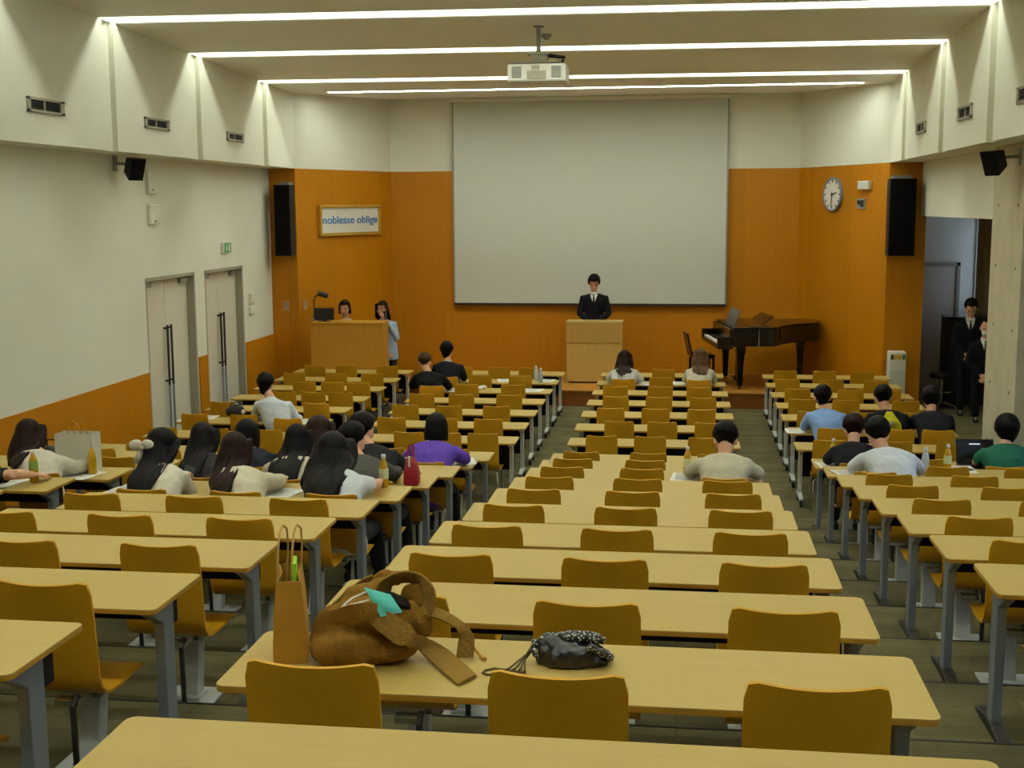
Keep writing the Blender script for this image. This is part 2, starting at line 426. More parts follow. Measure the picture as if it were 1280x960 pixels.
# outer wall with a band of windows
WIN = [(1.2,3.4),(4.2,6.4),(7.2,9.4),(10.2,12.4),(24.52,25.15)]
wo = MB(); prev = Y_BACK-.3
for a, b in WIN + [(Y_SIDE+.3, None)]:
    wo.box(X_OUT, X_OUT+.2, prev, a, -.2, LINTEL+.2)
    if b is not None:
        z0 = 1.75 if a < 20 else 1.55
        wo.box(X_OUT, X_OUT+.2, a, b, -.2, z0); wo.box(X_OUT, X_OUT+.2, a, b, 3.4, LINTEL+.2); prev = b
struct(wo.build('wall_right_outer', 'paint'))
for n, (a, b) in enumerate(WIN):
    z0 = 1.75 if a < 20 else 1.55
    w = empty('window_%d' % (n+1), (X_OUT+.1, (a+b)/2, z0)); w['kind'] = 'structure'; hw = (b-a)/2; H = 3.4-z0
    f = MB(); f.box(-.04,.04,-hw,-hw+.05,0,H); f.box(-.04,.04,hw-.05,hw,0,H); f.box(-.04,.04,-hw,hw,0,.05); f.box(-.04,.04,-hw,hw,H-.05,H); f.box(-.03,.03,-.025,.025,0,H)
    f.build('window_frame', 'steel', w)
    g = MB(); g.box(.05, .06, -hw, hw, 0, H); g.build('roller_blind', 'day' if a < 20 else 'day2', w)
wb = MB(); wb.box(X_LOW-.3, X_OUT+.3, Y_BACK-.5, Y_BACK-.3, -.2, 6.6); struct(wb.build('wall_back', 'paint'))
we = MB(); we.box(X_LOWR, X_OUT+.2, Y_SIDE, Y_SIDE+.2, -.2, LINTEL+.2); struct(we.build('wall_side_end', 'paint'))
# side of stage wall toward the corridor
wr = MB(); wr.box(X_LOWR, X_LOWR+.08, Y_RET+.0, Y_SIDE, -.2, LINTEL+.2); struct(wr.build('wall_side_return', 'veneer_side'))
# corridor door
d3 = empty('door_3', (4.62, Y_SIDE, 0)); d3['kind'] = 'structure'
q = MB(); q.box(-.56,-.5,-.06,0,0,2.5); q.box(.66,.72,-.06,0,0,2.5); q.box(-.56,.72,-.06,0,2.44,2.5); q.build('door_frame', 'ventgrey', d3)
q = MB(); q.box(-.5,.66,-.03,0,.01,2.44); lf = q.build('door_leaf', 'doorpaint', d3, bevel=.004)
q = MB(); q.tube([(.52,-.03,1.15),(.52,-.09,1.15),(.38,-.09,1.15)], .014, 8); q.box(.48,.56,-.04,-.028,1.07,1.25); q.build('door_handle', 'chrome', lf, smooth=True)
# curtain gathered by the corridor window
cu = MB(); n = 40
ring0 = [];
pts = [(X_OUT-.06-.045*(1+math.sin(k*1.5)), 23.45+1.0*k/n) for k in range(n+1)]
pb = [(X_OUT-.03, 23.45+1.0*k/n) for k in range(n, -1, -1)]
cu.prism(pts+pb, .15, 3.38)
tag(cu.build('curtain', plain('beige_curtain', '#9b8c78', .9, var=.05), smooth=True), 'beige gathered curtain hanging beside the corridor window behind the pillar', 'curtain')

# stage
st = MB(); SX0, SX1 = -5.1, X_INR-.02
pan = [(SX0, 22.45), (SX1-.1, 22.45), (XD+.0, Y_W-.02), (XC+.05, Y_W-.02), (XC+.05, 23.6)]
pan = [(SX0, 22.45), (3.2, 22.45), (XD, Y_W-.01), (SX0, Y_W-.01)]
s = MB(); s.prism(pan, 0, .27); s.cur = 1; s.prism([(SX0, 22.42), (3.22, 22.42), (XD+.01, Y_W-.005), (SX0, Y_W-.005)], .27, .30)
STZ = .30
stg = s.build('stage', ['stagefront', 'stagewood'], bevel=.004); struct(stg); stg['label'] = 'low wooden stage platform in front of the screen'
# ------------------------------------------------------------------ desks
def make_desk(name, tiered):
    t = empty(name)
    o = .022
    top = MB(); top.prism(rrect(0, DW, 0, DEPTH, .03), DH-.004, DH)
    top.cur = 1; top.prism(rrect(0, DW, 0, DEPTH, .03), DH-o, DH-.004)
    tp = top.build('desk_top', ['desk', 'deskedge'], t, bevel=.003)
    sh = MB(); z1 = DH-o-.002; hb = .17
    sh.box(.10, DW-.10, DEPTH-.06, DEPTH-.045, z1-hb, z1); sh.box(.10, .115, .29, DEPTH-.06, z1-hb, z1); sh.box(DW-.115, DW-.10, .29, DEPTH-.06, z1-hb, z1)
    sh.build('hanging_panel', 'blackshelf', t)
    for x in (.07, DW-.07):
        l = MB()
        if tiered:
            l.prism([(.20,.03),(.29,.03),(.29,DH-.10),(.29,DH-o),(.06,DH-o),(.06,DH-o-.02),(.19,DH-.12)], x-.022, x+.022, 'x')
            leg = l.build('leg', 'steel', t, bevel=.004)
            f = MB(); f.prism([(.03,0),(.47,0),(.47,.02),(.30,.05),(.19,.05),(.03,.02)], x-.032, x+.032, 'x'); f.build('foot', 'darksteel', leg, bevel=.004)
        else:
            l.prism([(.21,.10),(.29,.10),(.29,DH-.1),(.29,DH-o),(.07,DH-o),(.07,DH-o-.02),(.21,DH-.1)], x-.022, x+.022, 'x')
            l.prism([(.03,.085),(.47,.085),(.47,.11),(.29,.15),(.21,.15),(.03,.11)], x-.024, x+.024, 'x')
            leg = l.build('leg', 'white_steel', t, bevel=.004)
            for y in (.06, .44):
                c = MB(); c.tube([(x-.016,y,.04),(x+.016,y,.04)], .04, 14); c.box(x-.02,x-.017,y-.02,y+.02,.04,.09); c.box(x+.017,x+.02,y-.02,y+.02,.04,.09)
                c.build('caster', 'black', leg, smooth=True)
    if tiered:
        pass
    else:
        b = MB(); b.box(.09, DW-.09, DEPTH-.05, DEPTH-.035, .30, DH-o-.04); b.build('modesty_panel', 'blackshelf', t)
    return t
# ------------------------------------------------------------------ chairs
def shell_mesh():
    """one-piece bent plywood: back (curved in plan), tight bend, seat; local y=0 at top of back, facing +y"""
    prof = [(-.035,.875),(-.022,.82),(-.006,.74),(.010,.64),(.024,.55),(.034,.50),(.052,.455),(.085,.422),(.13,.41),(.20,.405),(.29,.405),(.37,.41),(.43,.405),(.465,.392),(.48,.375)]
    W = [.186,.192,.193,.193,.193,.193,.193,.193,.192,.19,.188,.187,.184,.176,.165]
    NX = 12; th = .011
    def pt(i, u, off):
        y, z = prof[i]; w = W[i]
        t0 = Vector(prof[max(i-1,0)]); t1 = Vector(prof[min(i+1,len(prof)-1)]); d = (t1-t0).normalized(); n = Vector((d.y, -d.x))  # points back/down
        bend = .030*max(0, 1-i/6.0)*(u*u) if i < 6 else 0.0        # back wraps forward at its edges
        dip = .012*(u*u)*max(0, 1-i/3.0)*1.0                        # top edge dips in the middle
        xx = w*u
        if i == 0 and abs(u) > .9: xx = w*u*.97; dip -= .012
        return Vector((xx, y+bend - n.x*off*-1, z + dip + n.y*off*1))
    m = MB(); fr = []; bk = []
    for i in range(len(prof)):
        fr.append([pt(i, -1+2*k/NX, 0) for k in range(NX+1)]); bk.append([pt(i, -1+2*k/NX, th) for k in range(NX+1)])
    vs = [p for r in fr for p in r] + [p for r in bk for p in r]; n = NX+1; R = len(prof); o = R*n; fs = []
    for i in range(R-1):
        for k in range(NX):
            a = i*n+k; fs.append((a, a+1, a+n+1, a+n)); fs.append((o+a, o+a+n, o+a+n+1, o+a+1))
    for k in range(NX):
        fs.append((k, o+k, o+k+1, k+1)); a = (R-1)*n+k; fs.append((a, a+1, o+a+1, o+a))
    for i in range(R-1):
        a = i*n; fs.append((a, a+n, o+a+n, o+a)); a = i*n+NX; fs.append((a, o+a, o+a+n, a+n))
    m.add(vs, fs); return m
def make_chair(tiered):
    t = empty('lecture_chair')
    sh = shell_mesh().build('seat_shell', 'ply', t, smooth=50)
    if tiered:
        p = MB(); p.hexa([(-.045,.27,.03),(.045,.27,.03),(.045,.35,.03),(-.045,.35,.03)], [(-.04,.33,.33),(.04,.33,.33),(.04,.41,.33),(-.04,.41,.33)])
        ped = p.build('pedestal', 'white_steel', t, bevel=.006)
        b = MB(); b.box(-.13,.13,.16,.44,0,.014); b.box(-.06,.06,.25,.37,.018,.035); b.build('base_plate', 'white_steel', ped, bevel=.003)
        a = MB(); a.box(-.05,.05,.12,.40,.33,.36); a.box(-.13,.13,.15,.19,.36,.392); a.box(-.13,.13,.31,.35,.36,.392); a.build('swivel_arm', 'chrome', t, bevel=.004)
        r = MB(); r.tube([(.06,.10,.39),(.06,.06,.36),(.06,.07,.0)], .013, 8); r.build('rear_leg', 'darksteel', t, smooth=True)
    else:
        for sx in (-1, 1):
            l = MB(); l.tube([(sx*.13,.30,.392),(sx*.17,.36,.36),(sx*.185,.41,.01)], .011, 8); l.build('leg', 'chrome', t, smooth=True)
            l = MB(); l.tube([(sx*.13,.12,.392),(sx*.165,.08,.36),(sx*.19,.02,.01)], .011, 8); l.build('leg', 'chrome', t, smooth=True)
        r = MB(); r.tube([(-.13,.30,.392),(.13,.30,.392)], .01, 8); r.tube([(-.13,.12,.392),(.13,.12,.392)], .01, 8); r.build('seat_rail', 'chrome', t, smooth=True)
    return t

def place_copy(proto, state, loc, rz=0):
    o = proto if not state['used'] else copy_tree(proto)
    state['used'] = True; o.location = loc; o.rotation_euler = (0, 0, rz); return o
deskT, deskF = make_desk('lecture_desk', True), make_desk('lecture_desk', False)
chT, chF = make_chair(True), make_chair(False)
_a = MB(); _a.box(-.05,.05,-.19,.40,.33,.36); _a.box(-.13,.13,-.16,-.12,.36,.392); _a.box(-.13,.13,.04,.08,.36,.392); LONGARM = _a.mesh('swivel_arm_extended', 'chrome')
sdT, sdF, scT, scF = [dict(used=False) for _ in range(4)]
# seats that the photo shows away from their even spacing: pixel columns of the chair backs on the flat floor
SEATPX = {('middle',1):(752,813,881),('middle',2):(774,828,888),('middle',3):(763,819.5,877),('middle',4):(769.5,823.5,879),('middle',5):(769,825,874),('middle',6):(779.5,826,873),('middle',7):(785,829,873),
 ('inner',1):(520,556,588.5),('inner',2):(488,553,609.5),('inner',3):(505.5,560,620),('inner',4):(526.6,576,636),('inner',5):(535,583,641),('inner',6):(562,600,650),('inner',7):(577,624,662),
 ('right',7):(981,1030,1077),('right',6):(980,1039,1095),('right',5):(997,1063.5,1110),('right',4):(1003,1058,1133),('right',1):(1039,1122,1195),('right',2):(1040,1121,1170),
 ('wall',7):(394,433,484),('wall',6):(368,420,465),('wall',5):(385,434,471),('wall',4):(360,411,455)}
SEATX = {}
SNAME = ['left', 'middle', 'right']
def seat_x(b, kind, k):
    base = BLK[b]
    d = [base+.36, base+1.05, base+1.74]
    if kind == 'f' and (b, k) in SEATPX:
        y = flat_y(k)-.21; d = [atY(u, 500, y).x for u in SEATPX[(b, k)]]
        d[1] = max(base+.72, min(base+DW-.72, d[1])); d[0] = max(base+.30, min(d[0], d[1]-.46)); d[2] = min(base+DW-.30, max(d[2], d[1]+.46))
    return d
def rowname(kind, k):
    return ORD[7-k] if kind == 'f' else ORD[7+10-k]
OCC = {('middle','t',8,2),('middle','f',6,0),('middle','f',6,2),('right','f',2,0),('right','f',2,1),('right','f',2,2),('right','t',10,0),('right','t',9,0),('right','t',10,2)} | {('inner','t',r,s) for r in (6,7,8) for s in range(3)} | {('inner','t',9,2),('wall','t',7,2),('wall','t',6,2),('wall','f',2,2),('inner','f',5,0),('inner','f',6,0)}
for b in ('wall', 'inner', 'middle', 'right'):
    for kind, rows in (('f', range(7, 0, -1)), ('t', range(10, -1, -1))):
        for k in rows:
            if kind == 't' and ((b == 'wall' and k < 5) or (b == 'inner' and k < 1) or (b == 'right' and k < 2)): continue
            y = flat_y(k) if kind == 'f' else row_y(k); z = 0.0 if kind == 'f' else row_floor(k)
            xx = seat_x(b, kind, k); SEATX[(b, kind, k)] = xx
            dk = place_copy(deskF if kind == 'f' else deskT, sdF if kind == 'f' else sdT, (BLK[b], y, z))
            tag(dk, ('laminate desk on casters, ' if kind == 'f' else 'laminate desk on a tier, ') + '%s row from the stage, %s' % (rowname(kind, k), BNAME[b]), 'desk', 'rows of three-seat lecture desks')
            if kind == 't' and k == 0: continue
            for s in range(3):
                c = place_copy(chF if kind == 'f' else chT, scF if kind == 'f' else scT, (xx[s], y-.21+.035-(.24 if kind == 'f' and (b, kind, k, s) in OCC else 0), z), random.uniform(-.04, .04) if kind == 'f' else 0)
                if kind == 't' and (b, kind, k, s) in OCC:      # a sitter has swung the seat back on its arm
                    for ch in c.children:
                        if ch.name.startswith('seat_shell'): ch.location.y = -.31
                        if ch.name.startswith('swivel_arm'): ch.data = LONGARM
                tag(c, 'bent plywood chair, %s seat, %s row from the stage, %s' % (SNAME[s], rowname(kind, k), BNAME[b]), 'chair', 'plywood chairs at the lecture desks')
# ------------------------------------------------------------------ people
from mathutils.bvhtree import BVHTree
HK = 1.06
PS = 1.13            # the people of the photo measured against its desks
_bake_n = [0]
def bake(mb, name, mats, voxel, smooth=5, wob=0.0, wscale=6.0, seed=0):
    """fuse overlapping pieces into one continuous skin"""
    me = bpy.data.meshes.new('tmp'); me.from_pydata(mb.v, [], mb.f)
    o = bpy.data.objects.new('tmp', me); COL.objects.link(o)
    r = o.modifiers.new('fuse', 'REMESH'); r.mode = 'VOXEL'; r.voxel_size = voxel
    s = o.modifiers.new('soft', 'SMOOTH'); s.factor = .5; s.iterations = smooth
    dg = bpy.context.evaluated_depsgraph_get()
    out = bpy.data.meshes.new_from_object(o.evaluated_get(dg)); out.name = name
    bpy.data.objects.remove(o); bpy.data.meshes.remove(me)
    out.materials.clear()
    for m in (mats if isinstance(mats, (list, tuple)) else [mats]): out.materials.append(M[m] if isinstance(m, str) else m)
    if wob:
        off = Vector((seed*3.7, seed*1.3, 0))
        ns = [v.normal.copy() for v in out.vertices]
        for v, n in zip(out.vertices, ns):
            p = v.co*wscale + off
            v.co += n*(wob*(noise.noise(p) + .6*noise.noise(Vector((p.x*2.2, p.y*2.2, p.z*1.1)))))
    out.polygons.foreach_set('use_smooth', [True]*len(out.polygons))
    return out
def link(name, me, parent):
    o = bpy.data.objects.new(name, me); COL.objects.link(o); o.parent = parent; return o

def head_pieces(mb, Rm, c, k=1.0):
    def b(p, r, n=16, m=10): mb.ball(c + Rm @ (Vector(p)*k), tuple(x*k for x in r), n, m, Rm)
    b((0,-.012,.03), (.076,.097,.086)); b((0,.028,-.03), (.064,.068,.082)); b((0,.046,-.078), (.042,.042,.036))
    b((0,.098,-.028), (.012,.017,.024), 10, 8); b((0,.092,-.04), (.017,.014,.012), 10, 8)
    b((0,.083,-.070), (.024,.012,.010), 10, 8); b((0,.078,.008), (.055,.018,.012), 10, 8)
    for s in (-1, 1):
        b((s*.078,-.004,-.018), (.010,.020,.032), 10, 8); b((s*.045,.06,-.035), (.024,.02,.024), 10, 8)
def face_bits(root, Rm, c, body, k=1.0):
    for s in (-1, 1):
        m = MB(); m.ball(c + Rm @ (Vector((s*.032,.084,-.012))*k), (.013*k,.008*k,.007*k), 10, 8, Rm); m.build('eye', 'eye', body, smooth='all')
        m = MB(); m.tube([c + Rm @ (Vector(p)*k) for p in ((s*.016,.094,.010),(s*.034,.090,.016),(s*.052,.078,.010))], .004*k, 6); m.build('eyebrow', 'hair_black', body, smooth='all')
    m = MB(); m.ball(c + Rm @ (Vector((0,.092,-.070))*k), (.022*k,.006*k,.007*k), 12, 8, Rm); m.build('lips', 'lip', body, smooth='all')

def hair(name, c, Rm, mat, parent, style, seed=0, k=1.0, over=None):
    """a shell of hair: cap from the crown down to the hairline, then a fall of strands of given length"""
    rnd = random.Random(seed)
    NT = 56; MT = 12
    fall = style.get('fall', 0.0); vol = style.get('vol', 1.0); side = style.get('side', fall*.75); back = style.get('back', .10); flare = style.get('flare', .02)
    front = style.get('front', 58); nape = style.get('nape', 122); open_ = style.get('open', 62); taper = style.get('taper', .0)
    rx, ry, rz = .086*vol, .107*vol, .098*vol
    cols = []
    NF = 12 if fall > 0 else 0
    for i in range(NT):
        th = 2*PI*i/NT; a = abs((math.degrees(th)+180) % 360 - 180)      # 0 at the face, 180 at the back
        w = max(0, min(1, (a-open_)/22.)); w = w*w*(3-2*w)
        end = front*(1-w) + (96 if fall else nape - 22*max(0, 1-(a-85)/60.) if a < 145 else nape)*w
        end += 3*math.sin(i*2.7+seed)
        col = []
        for j in range(MT+1):
            ph = math.radians(max(1.5, end*j/MT))
            rg = 1 + (.014 if fall else .022)*math.sin(i*3.1+seed+j*.25) * min(1, j/4.) + (.012 if fall > .16 else .005)*rnd.uniform(-1, 1)*(j > 2)
            p = Vector((rx*rg*math.sin(ph)*math.sin(th), ry*rg*math.sin(ph)*math.cos(th)-.012, .03 + rz*rg*math.cos(ph)))
            if not fall and a > 90 and j > MT*.7: p *= 1-.06*(j/MT-.7)/.3
            col.append(c + Rm @ (p*k))
        if fall:
            b = max(0, min(1, (a-90)/70.)); L = (side*(1-b) + fall*b)*w
            L *= 1 + (.12*rnd.uniform(-1, 1) + .05*math.sin(i*1.9+seed) if fall > .16 else .03*math.sin(i*1.3+seed))
            d = col[-1]-c; d.z = 0; d = d.normalized() if d.length else Vector((0,-1,0))
            st = col[-1]
            for j in range(1, NF+1):
                s = j/NF
                q = st + Vector((0,0,-L*k*s)) + d*((flare*math.sin(s*PI*.8) + .03*s*(1 if fall > .16 else 0))*k) + Vector((0,-back*k*(s**.8)*(L/max(fall,.01))*(1 if a > 60 else .2),0))
                q.x = c.x + (q.x-c.x)*(1-taper*s)
                if fall > .16: q += d*(.006*k*math.sin(i*2.3+s*5+seed)*s)
                col.append(q)
        cols.append(col)
    n = len(cols[0]); vs = [p for cl in cols for p in cl]; fs = []
    for i in range(NT):
        i2 = (i+1) % NT
        for j in range(n-1): fs.append((i*n+j, i*n+j+1, i2*n+j+1, i2*n+j))
    if over is not None and fall > .16:      # let the fall lie over the back of the garment
        for i_, p_ in enumerate(vs):
            if p_.y < c.y and p_.z < c.z - .06*k:
                h_ = over.ray_cast(Vector((p_.x, -2, p_.z)), Vector((0, 1, 0)))[0]
                if h_ is not None and p_.y > h_.y - .034*k: p_.y = h_.y - .034*k - .005*k*math.sin(i_*1.7)
    mb = MB(); mb.add(vs, fs)
    o = mb.build(name, mat, parent, smooth='all')
    sd = o.modifiers.new('thick', 'SOLIDIFY'); sd.thickness = .016*k; sd.offset = -1
    sb = o.modifiers.new('fine', 'SUBSURF'); sb.levels = 1; sb.render_levels = 1
    return o

def hand_pieces(mb, wrist, direc, up, side, grip=.35, k=1.0):
    """palm, four fingers and a thumb; direc = along the hand, up = back of the hand, side=+1 when the thumb leaves toward 'lat'"""
    d = Vector(direc).normalized(); u = (Vector(up) - d*Vector(up).dot(d)).normalized(); lat = d.cross(u)*side
    w = Vector(wrist)
    mb.tube([w, w+d*.02*k, w+d*.05*k, w+d*.085*k, w+d*.097*k], [(.022*k,.018*k),(.030*k,.016*k),(.038*k,.015*k),(.038*k,.013*k),(.03*k,.009*k)], 12) if False else None
    rs = []
    for s, a, b in ((0,.024,.018),(.03,.034,.016),(.065,.040,.014),(.092,.038,.011)):
        rs.append([w + d*(s*k) + lat*(a*k*math.cos(t)) + u*(b*k*math.sin(t)) for t in [2*PI*q/12 for q in range(12)]])
    mb.rings(rs)
    for i, (o, L) in enumerate(((.030,.072),(.010,.080),(-.010,.074),(-.029,.058))):
        p = w + d*(.088*k) + lat*(o*k); path = [p - d*.01*k]; ang = grip*.4
        dd = d.copy()
        for f in (.45, .32, .23):
            dd = (d*math.cos(ang) - u*math.sin(ang)); p = p + dd*(L*f*k); path.append(p); ang += grip
        mb.tube(path, [.0095*k,.009*k,.0082*k,.007*k], 8)
    p = w + d*.025*k + lat*.026*k
    mb.tube([p, p+(d*.6+lat*.8-u*.2)*.035*k, p+(d*.85+lat*.75-u*.35)*.062*k], [.012*k,.0105*k,.008*k], 8)

def ell(c, ax, ay, rx, ry, n=20, p=2.3):
    """superellipse ring"""
    out = []
    for q in range(n):
        t = 2*PI*q/n; ct, st = math.cos(t), math.sin(t)
        out.append(c + ax*(rx*math.copysign(abs(ct)**(2/p), ct)) + ay*(ry*math.copysign(abs(st)**(2/p), st)))
    return out

DARKTR = plain('dark_trousers', '#1d1c20', .85, var=.1, scale=20)
SHOE = plain('black_shoe', '#191615', .5)
_cloth = {}
def cloth(col, name=None):
    if col not in _cloth: _cloth[col] = plain((name or 'garment')+'_fabric', col, .88, var=.07, scale=14, bump=.35, bscale=26, spec=.15)
    return _cloth[col]

def torso_rings(spine, sw, grow=0.0, waist=1.0, bulk=1.0):
    """spine: list of (point, direction) for hip, waist, chest, shoulder, neck base"""
    dims = [(.165,.098),(.150*waist,.092),(.165,.108),(sw/2-.012,.100),(sw/2-.07,.082),(.062,.058)]
    rs = []
    for (p, d), (a, b) in zip(spine, dims):
        ax = Vector((1, 0, 0)); ax = (ax - d*ax.dot(d)).normalized(); ay = d.cross(ax)
        g = grow
        rs.append(ell(p, ax, ay, (a*bulk+g)*PS, (b*bulk+g)*PS, 22))
    return rs

def person(label, loc, seat=True, top=None, headx=0.0, ztop=None, sw=.42, shirt='#cccccc', sleeve='long', hairstyle=None, haircol='hair_black', group='people seated at the desks',
           arms='desk', bow=.0, turn=0.0, tilt=0.0, skin='skin', face=False, trousers=None, collar=None, desk_y=.10, desk_z=DH, garment='shirt', rz=0.0, stand_h=None, lean=None, extras=None, bulk=1.0, seed=None, skirt=False, lat=0.0, hold=None):
    """seated (or standing) figure facing +y; ztop = height of the top of the head above its floor"""
    seed = seed if seed is not None else len(_people)
    t = empty('person', loc, rz); tag(t, label, 'person', group)
    k = PS
    hipz = (.41 + .085*k) if seat else (stand_h or .90*k)
    # spine: solve the lean that brings the crown to ztop
    segs = [.0, .17, .33, .455, .50, .53]
    def build(a):
        pts = []; p = Vector((0, 0, hipz)); prev = 0
        for i, s in enumerate(segs):
            ang = a*(.1 + 1.55*s/.53) if seat else a*(s/.53)
            d = Vector((0, math.sin(ang), math.cos(ang)))
            if i: p = p + d*((s-prev)*k)
            prev = s; pts.append((p.copy(), d))
        nd = Vector((0, math.sin(a*.9+.10), math.cos(a*.9+.10)))
        hc = p + nd*(.115*k) + Vector((0, .01*k, .075*k*1.0))
        return pts, hc
    def topz(a): return build(a)[1].z + .134*k
    if lean is not None: a = lean
    elif ztop is None: a = .12
    else:
        lo, hi = -.12, 1.25
        for _ in range(40):
            m_ = (lo+hi)/2
            if topz(m_) > ztop: lo = m_
            else: hi = m_
        a = lo
    spine, hc = build(a)
    # sideways shift toward the head position
    H = hc.z - hipz
    def shift(p): return p + Vector((headx*max(0, min(1, (p.z-hipz)/H))**1.2, 0, 0))
    spine = [(shift(p), d) for p, d in spine]; hc = shift(hc)
    Rh = Matrix.Rotation(turn, 3, 'Z') @ Matrix.Rotation(-(bow + a*.35), 3, 'X') @ Matrix.Rotation(tilt, 3, 'Y')
    S = spine[3][0] + spine[3][1]*.005*k
    tx = Vector((1, 0, 0))
    sh = [S + Vector((s*(sw/2-.045)*k, 0, -.005*k)) for s in (-1, 1)]
    el, wr = [], []
    for i, s in enumerate((-1, 1)):
        cfg = arms[i] if isinstance(arms, (list, tuple)) else arms
        if cfg == 'desk':
            e = Vector((sh[i].x + s*.05*k, max(sh[i].y + .10*k, desk_y - .06), max(desk_z + .075, sh[i].z - .27*k)))
            w = Vector((s*.13*k + headx*.3, max(desk_y + .10, e.y + .17*k), desk_z + .058*k))
        elif cfg == 'wide':
            e = Vector((sh[i].x + s*.085*k, max(sh[i].y + .07*k, desk_y - .08), max(desk_z + .075, sh[i].z - .26*k)))
            w = Vector((s*.17*k + headx*.3, max(desk_y + .12, e.y + .18*k), desk_z + .058*k))
        elif cfg == 'down':
            e = sh[i] + Vector((s*.055*k, -.01*k, -.27*k)); w = e + Vector((-s*.02*k, .06*k, -.24*k))
        elif cfg == 'front':
            e = sh[i] + Vector((s*.06*k, .03*k, -.27*k)); w = Vector((s*.05*k + hc.x*.0, e.y+.13*k, e.z-.17*k))
        elif cfg == 'mic':
            e = sh[i] + Vector((s*.05*k, .02*k, -.26*k)); w = hc + Vector((s*.05*k, .16*k, -.17*k))
        elif cfg == 'phone':
            e = sh[i] + Vector((s*.06*k, .10*k, -.25*k)); w = Vector((hc.x + .10*k + s*.045*k, e.y + .16*k, e.z + .13*k))
        else:
            e, w = Vector(cfg[0]), Vector(cfg[1])
        el.append(e); wr.append(w)
    if seat:
        hips = [Vector((s*.09*k, .03, .509)) for s in (-1, 1)]
        kn = [Vector((s*.11*k, .44*k, .482)) for s in (-1, 1)]
        an = [Vector((s*.10*k, .62*k, .10*k)) for s in (-1, 1)]
    else:
        hips = [Vector((s*.085*k, 0, hipz - .04*k)) for s in (-1, 1)]
        kn = [Vector((s*.09*k, .015*k, hipz*.53)) for s in (-1, 1)]
        an = [Vector((s*.09*k, -.02*k, .09*k)) for s in (-1, 1)]
    foot = [p + Vector((0, .13*k, -.055*k)) for p in an]
    # ---- body: one fused surface
    b = MB()
    b.rings(torso_rings(spine, sw-.02, -.012, bulk=bulk))
    nk = spine[5][0]; b.tube([spine[4][0], nk, hc + Rh @ (Vector((0,-.025,-.05))*k)], [.062*k,.055*k,.053*k], 14)
    head_pieces(b, Rh, hc, k*HK)
    for i, s in enumerate((-1, 1)):
        b.tube([sh[i] - Vector((s*.04*k,0,0)), sh[i], sh[i].lerp(el[i], .5), el[i]], [.045*k,.048*k,.043*k,.036*k], 12)
        b.tube([el[i], el[i].lerp(wr[i], .35), wr[i]], [.037*k,.036*k,.024*k], 12)
        b.tube([hips[i], hips[i].lerp(kn[i], .5), kn[i]], [.062*k,.056*k,.046*k], 12)
        b.tube([kn[i], kn[i].lerp(an[i], .35), an[i]], [.05*k,.052*k,.034*k], 12)
        b.tube([an[i]+Vector((0,-.03*k,-.05*k)), an[i]+Vector((0,.05*k,-.055*k)), foot[i]], [.035*k,.036*k,.026*k], 10)
    me = bake(b, 'body', skin, .0115*k, 4)
    # hands joined into the same mesh
    hb = MB()
    for i, s in enumerate((-1, 1)):
        cfg = arms[i] if isinstance(arms, (list, tuple)) else arms
        d = (wr[i]-el[i]).normalized(); up = Vector((0, 0, 1)); g = .3
        if cfg in ('desk', 'wide'): d = Vector((-s*.35, .93, -.10)); g = .13
        if cfg == 'down': d = Vector((0, .15, -1)); up = Vector((s, 0, .1)); g = .35
        if cfg == 'front': d = Vector((-s*.75, .15, -.6)); up = Vector((0, 1, .1)); g = .3
        if cfg == 'mic': d = Vector((-s*.5, .1, .85)); up = Vector((s*.6, .8, .0)); g = .8
        if cfg == 'phone': d = Vector((-s*.25, .75, .5)); up = Vector((s*.9, 0, -.3)); g = .6
        hand_pieces(hb, wr[i] - d*.01*k, d, up, -s if cfg in ('desk', 'wide', 'front', 'custom') else s, g, k)
    hm = bake(hb, 'hands', skin, .0052*k, 2)
    bm = bmesh.new(); bm.from_mesh(me); bm.from_mesh(hm); bm.to_mesh(me); bm.free(); bpy.data.meshes.remove(hm)
    me.polygons.foreach_set('use_smooth', [True]*len(me.polygons))
    body = link('body', me, t)
    if face: face_bits(t, Rh, hc, body, k*HK)
    # ---- garment
    g = MB(); gr = .014
    rr = torso_rings(spine, sw, gr, bulk=bulk)
    ext = [q - spine[0][1]*(.08*k if seat else .14*k) for q in rr[0]] if True else None
    if seat: ext = [Vector((q.x, q.y, max(q.z, .425))) for q in ext]
    rr[-1] = [nk + (q-nk)*1.05 for q in rr[-1]]
    g.rings([ext]+rr)
    for i, s in enumerate((-1, 1)):
        g.tube([sh[i] - Vector((s*.06*k,0,.0)), sh[i], sh[i].lerp(el[i], .45), el[i] if sleeve != 'short' else sh[i].lerp(el[i], .8)], [.058*k,.067*k,.062*k,.054*k], 14)
        if sleeve == 'long':
            e2 = el[i] + (wr[i]-el[i])*.93
            g.tube([sh[i].lerp(el[i], .85), el[i], el[i].lerp(wr[i], .4), e2], [.055*k,.055*k,.049*k,.036*k], 14)
    gm = bake(g, garment, cloth(shirt), .0115*k, 4, wob=.006*k, wscale=7, seed=seed)
    go = link(garment, gm, t)
    if collar:
        cm_ = MB(); R = (hc-nk).normalized()
        ax = Vector((1,0,0)); ay = R.cross(ax).normalized()
        cm_.rings([ell(nk + R*(h*k) - R*.015*k, ax, ay, rr_*k, rr_*k*1.02, 20, 2) for h, rr_ in ((-.01,.074),(.02,.069),(.048,.064),(.05,.058),(.02,.06),(-.01,.06))], cap=False)
        cm_.build('collar', cloth(collar), go, smooth='all')
    # ---- trousers and shoes
    p = MB()
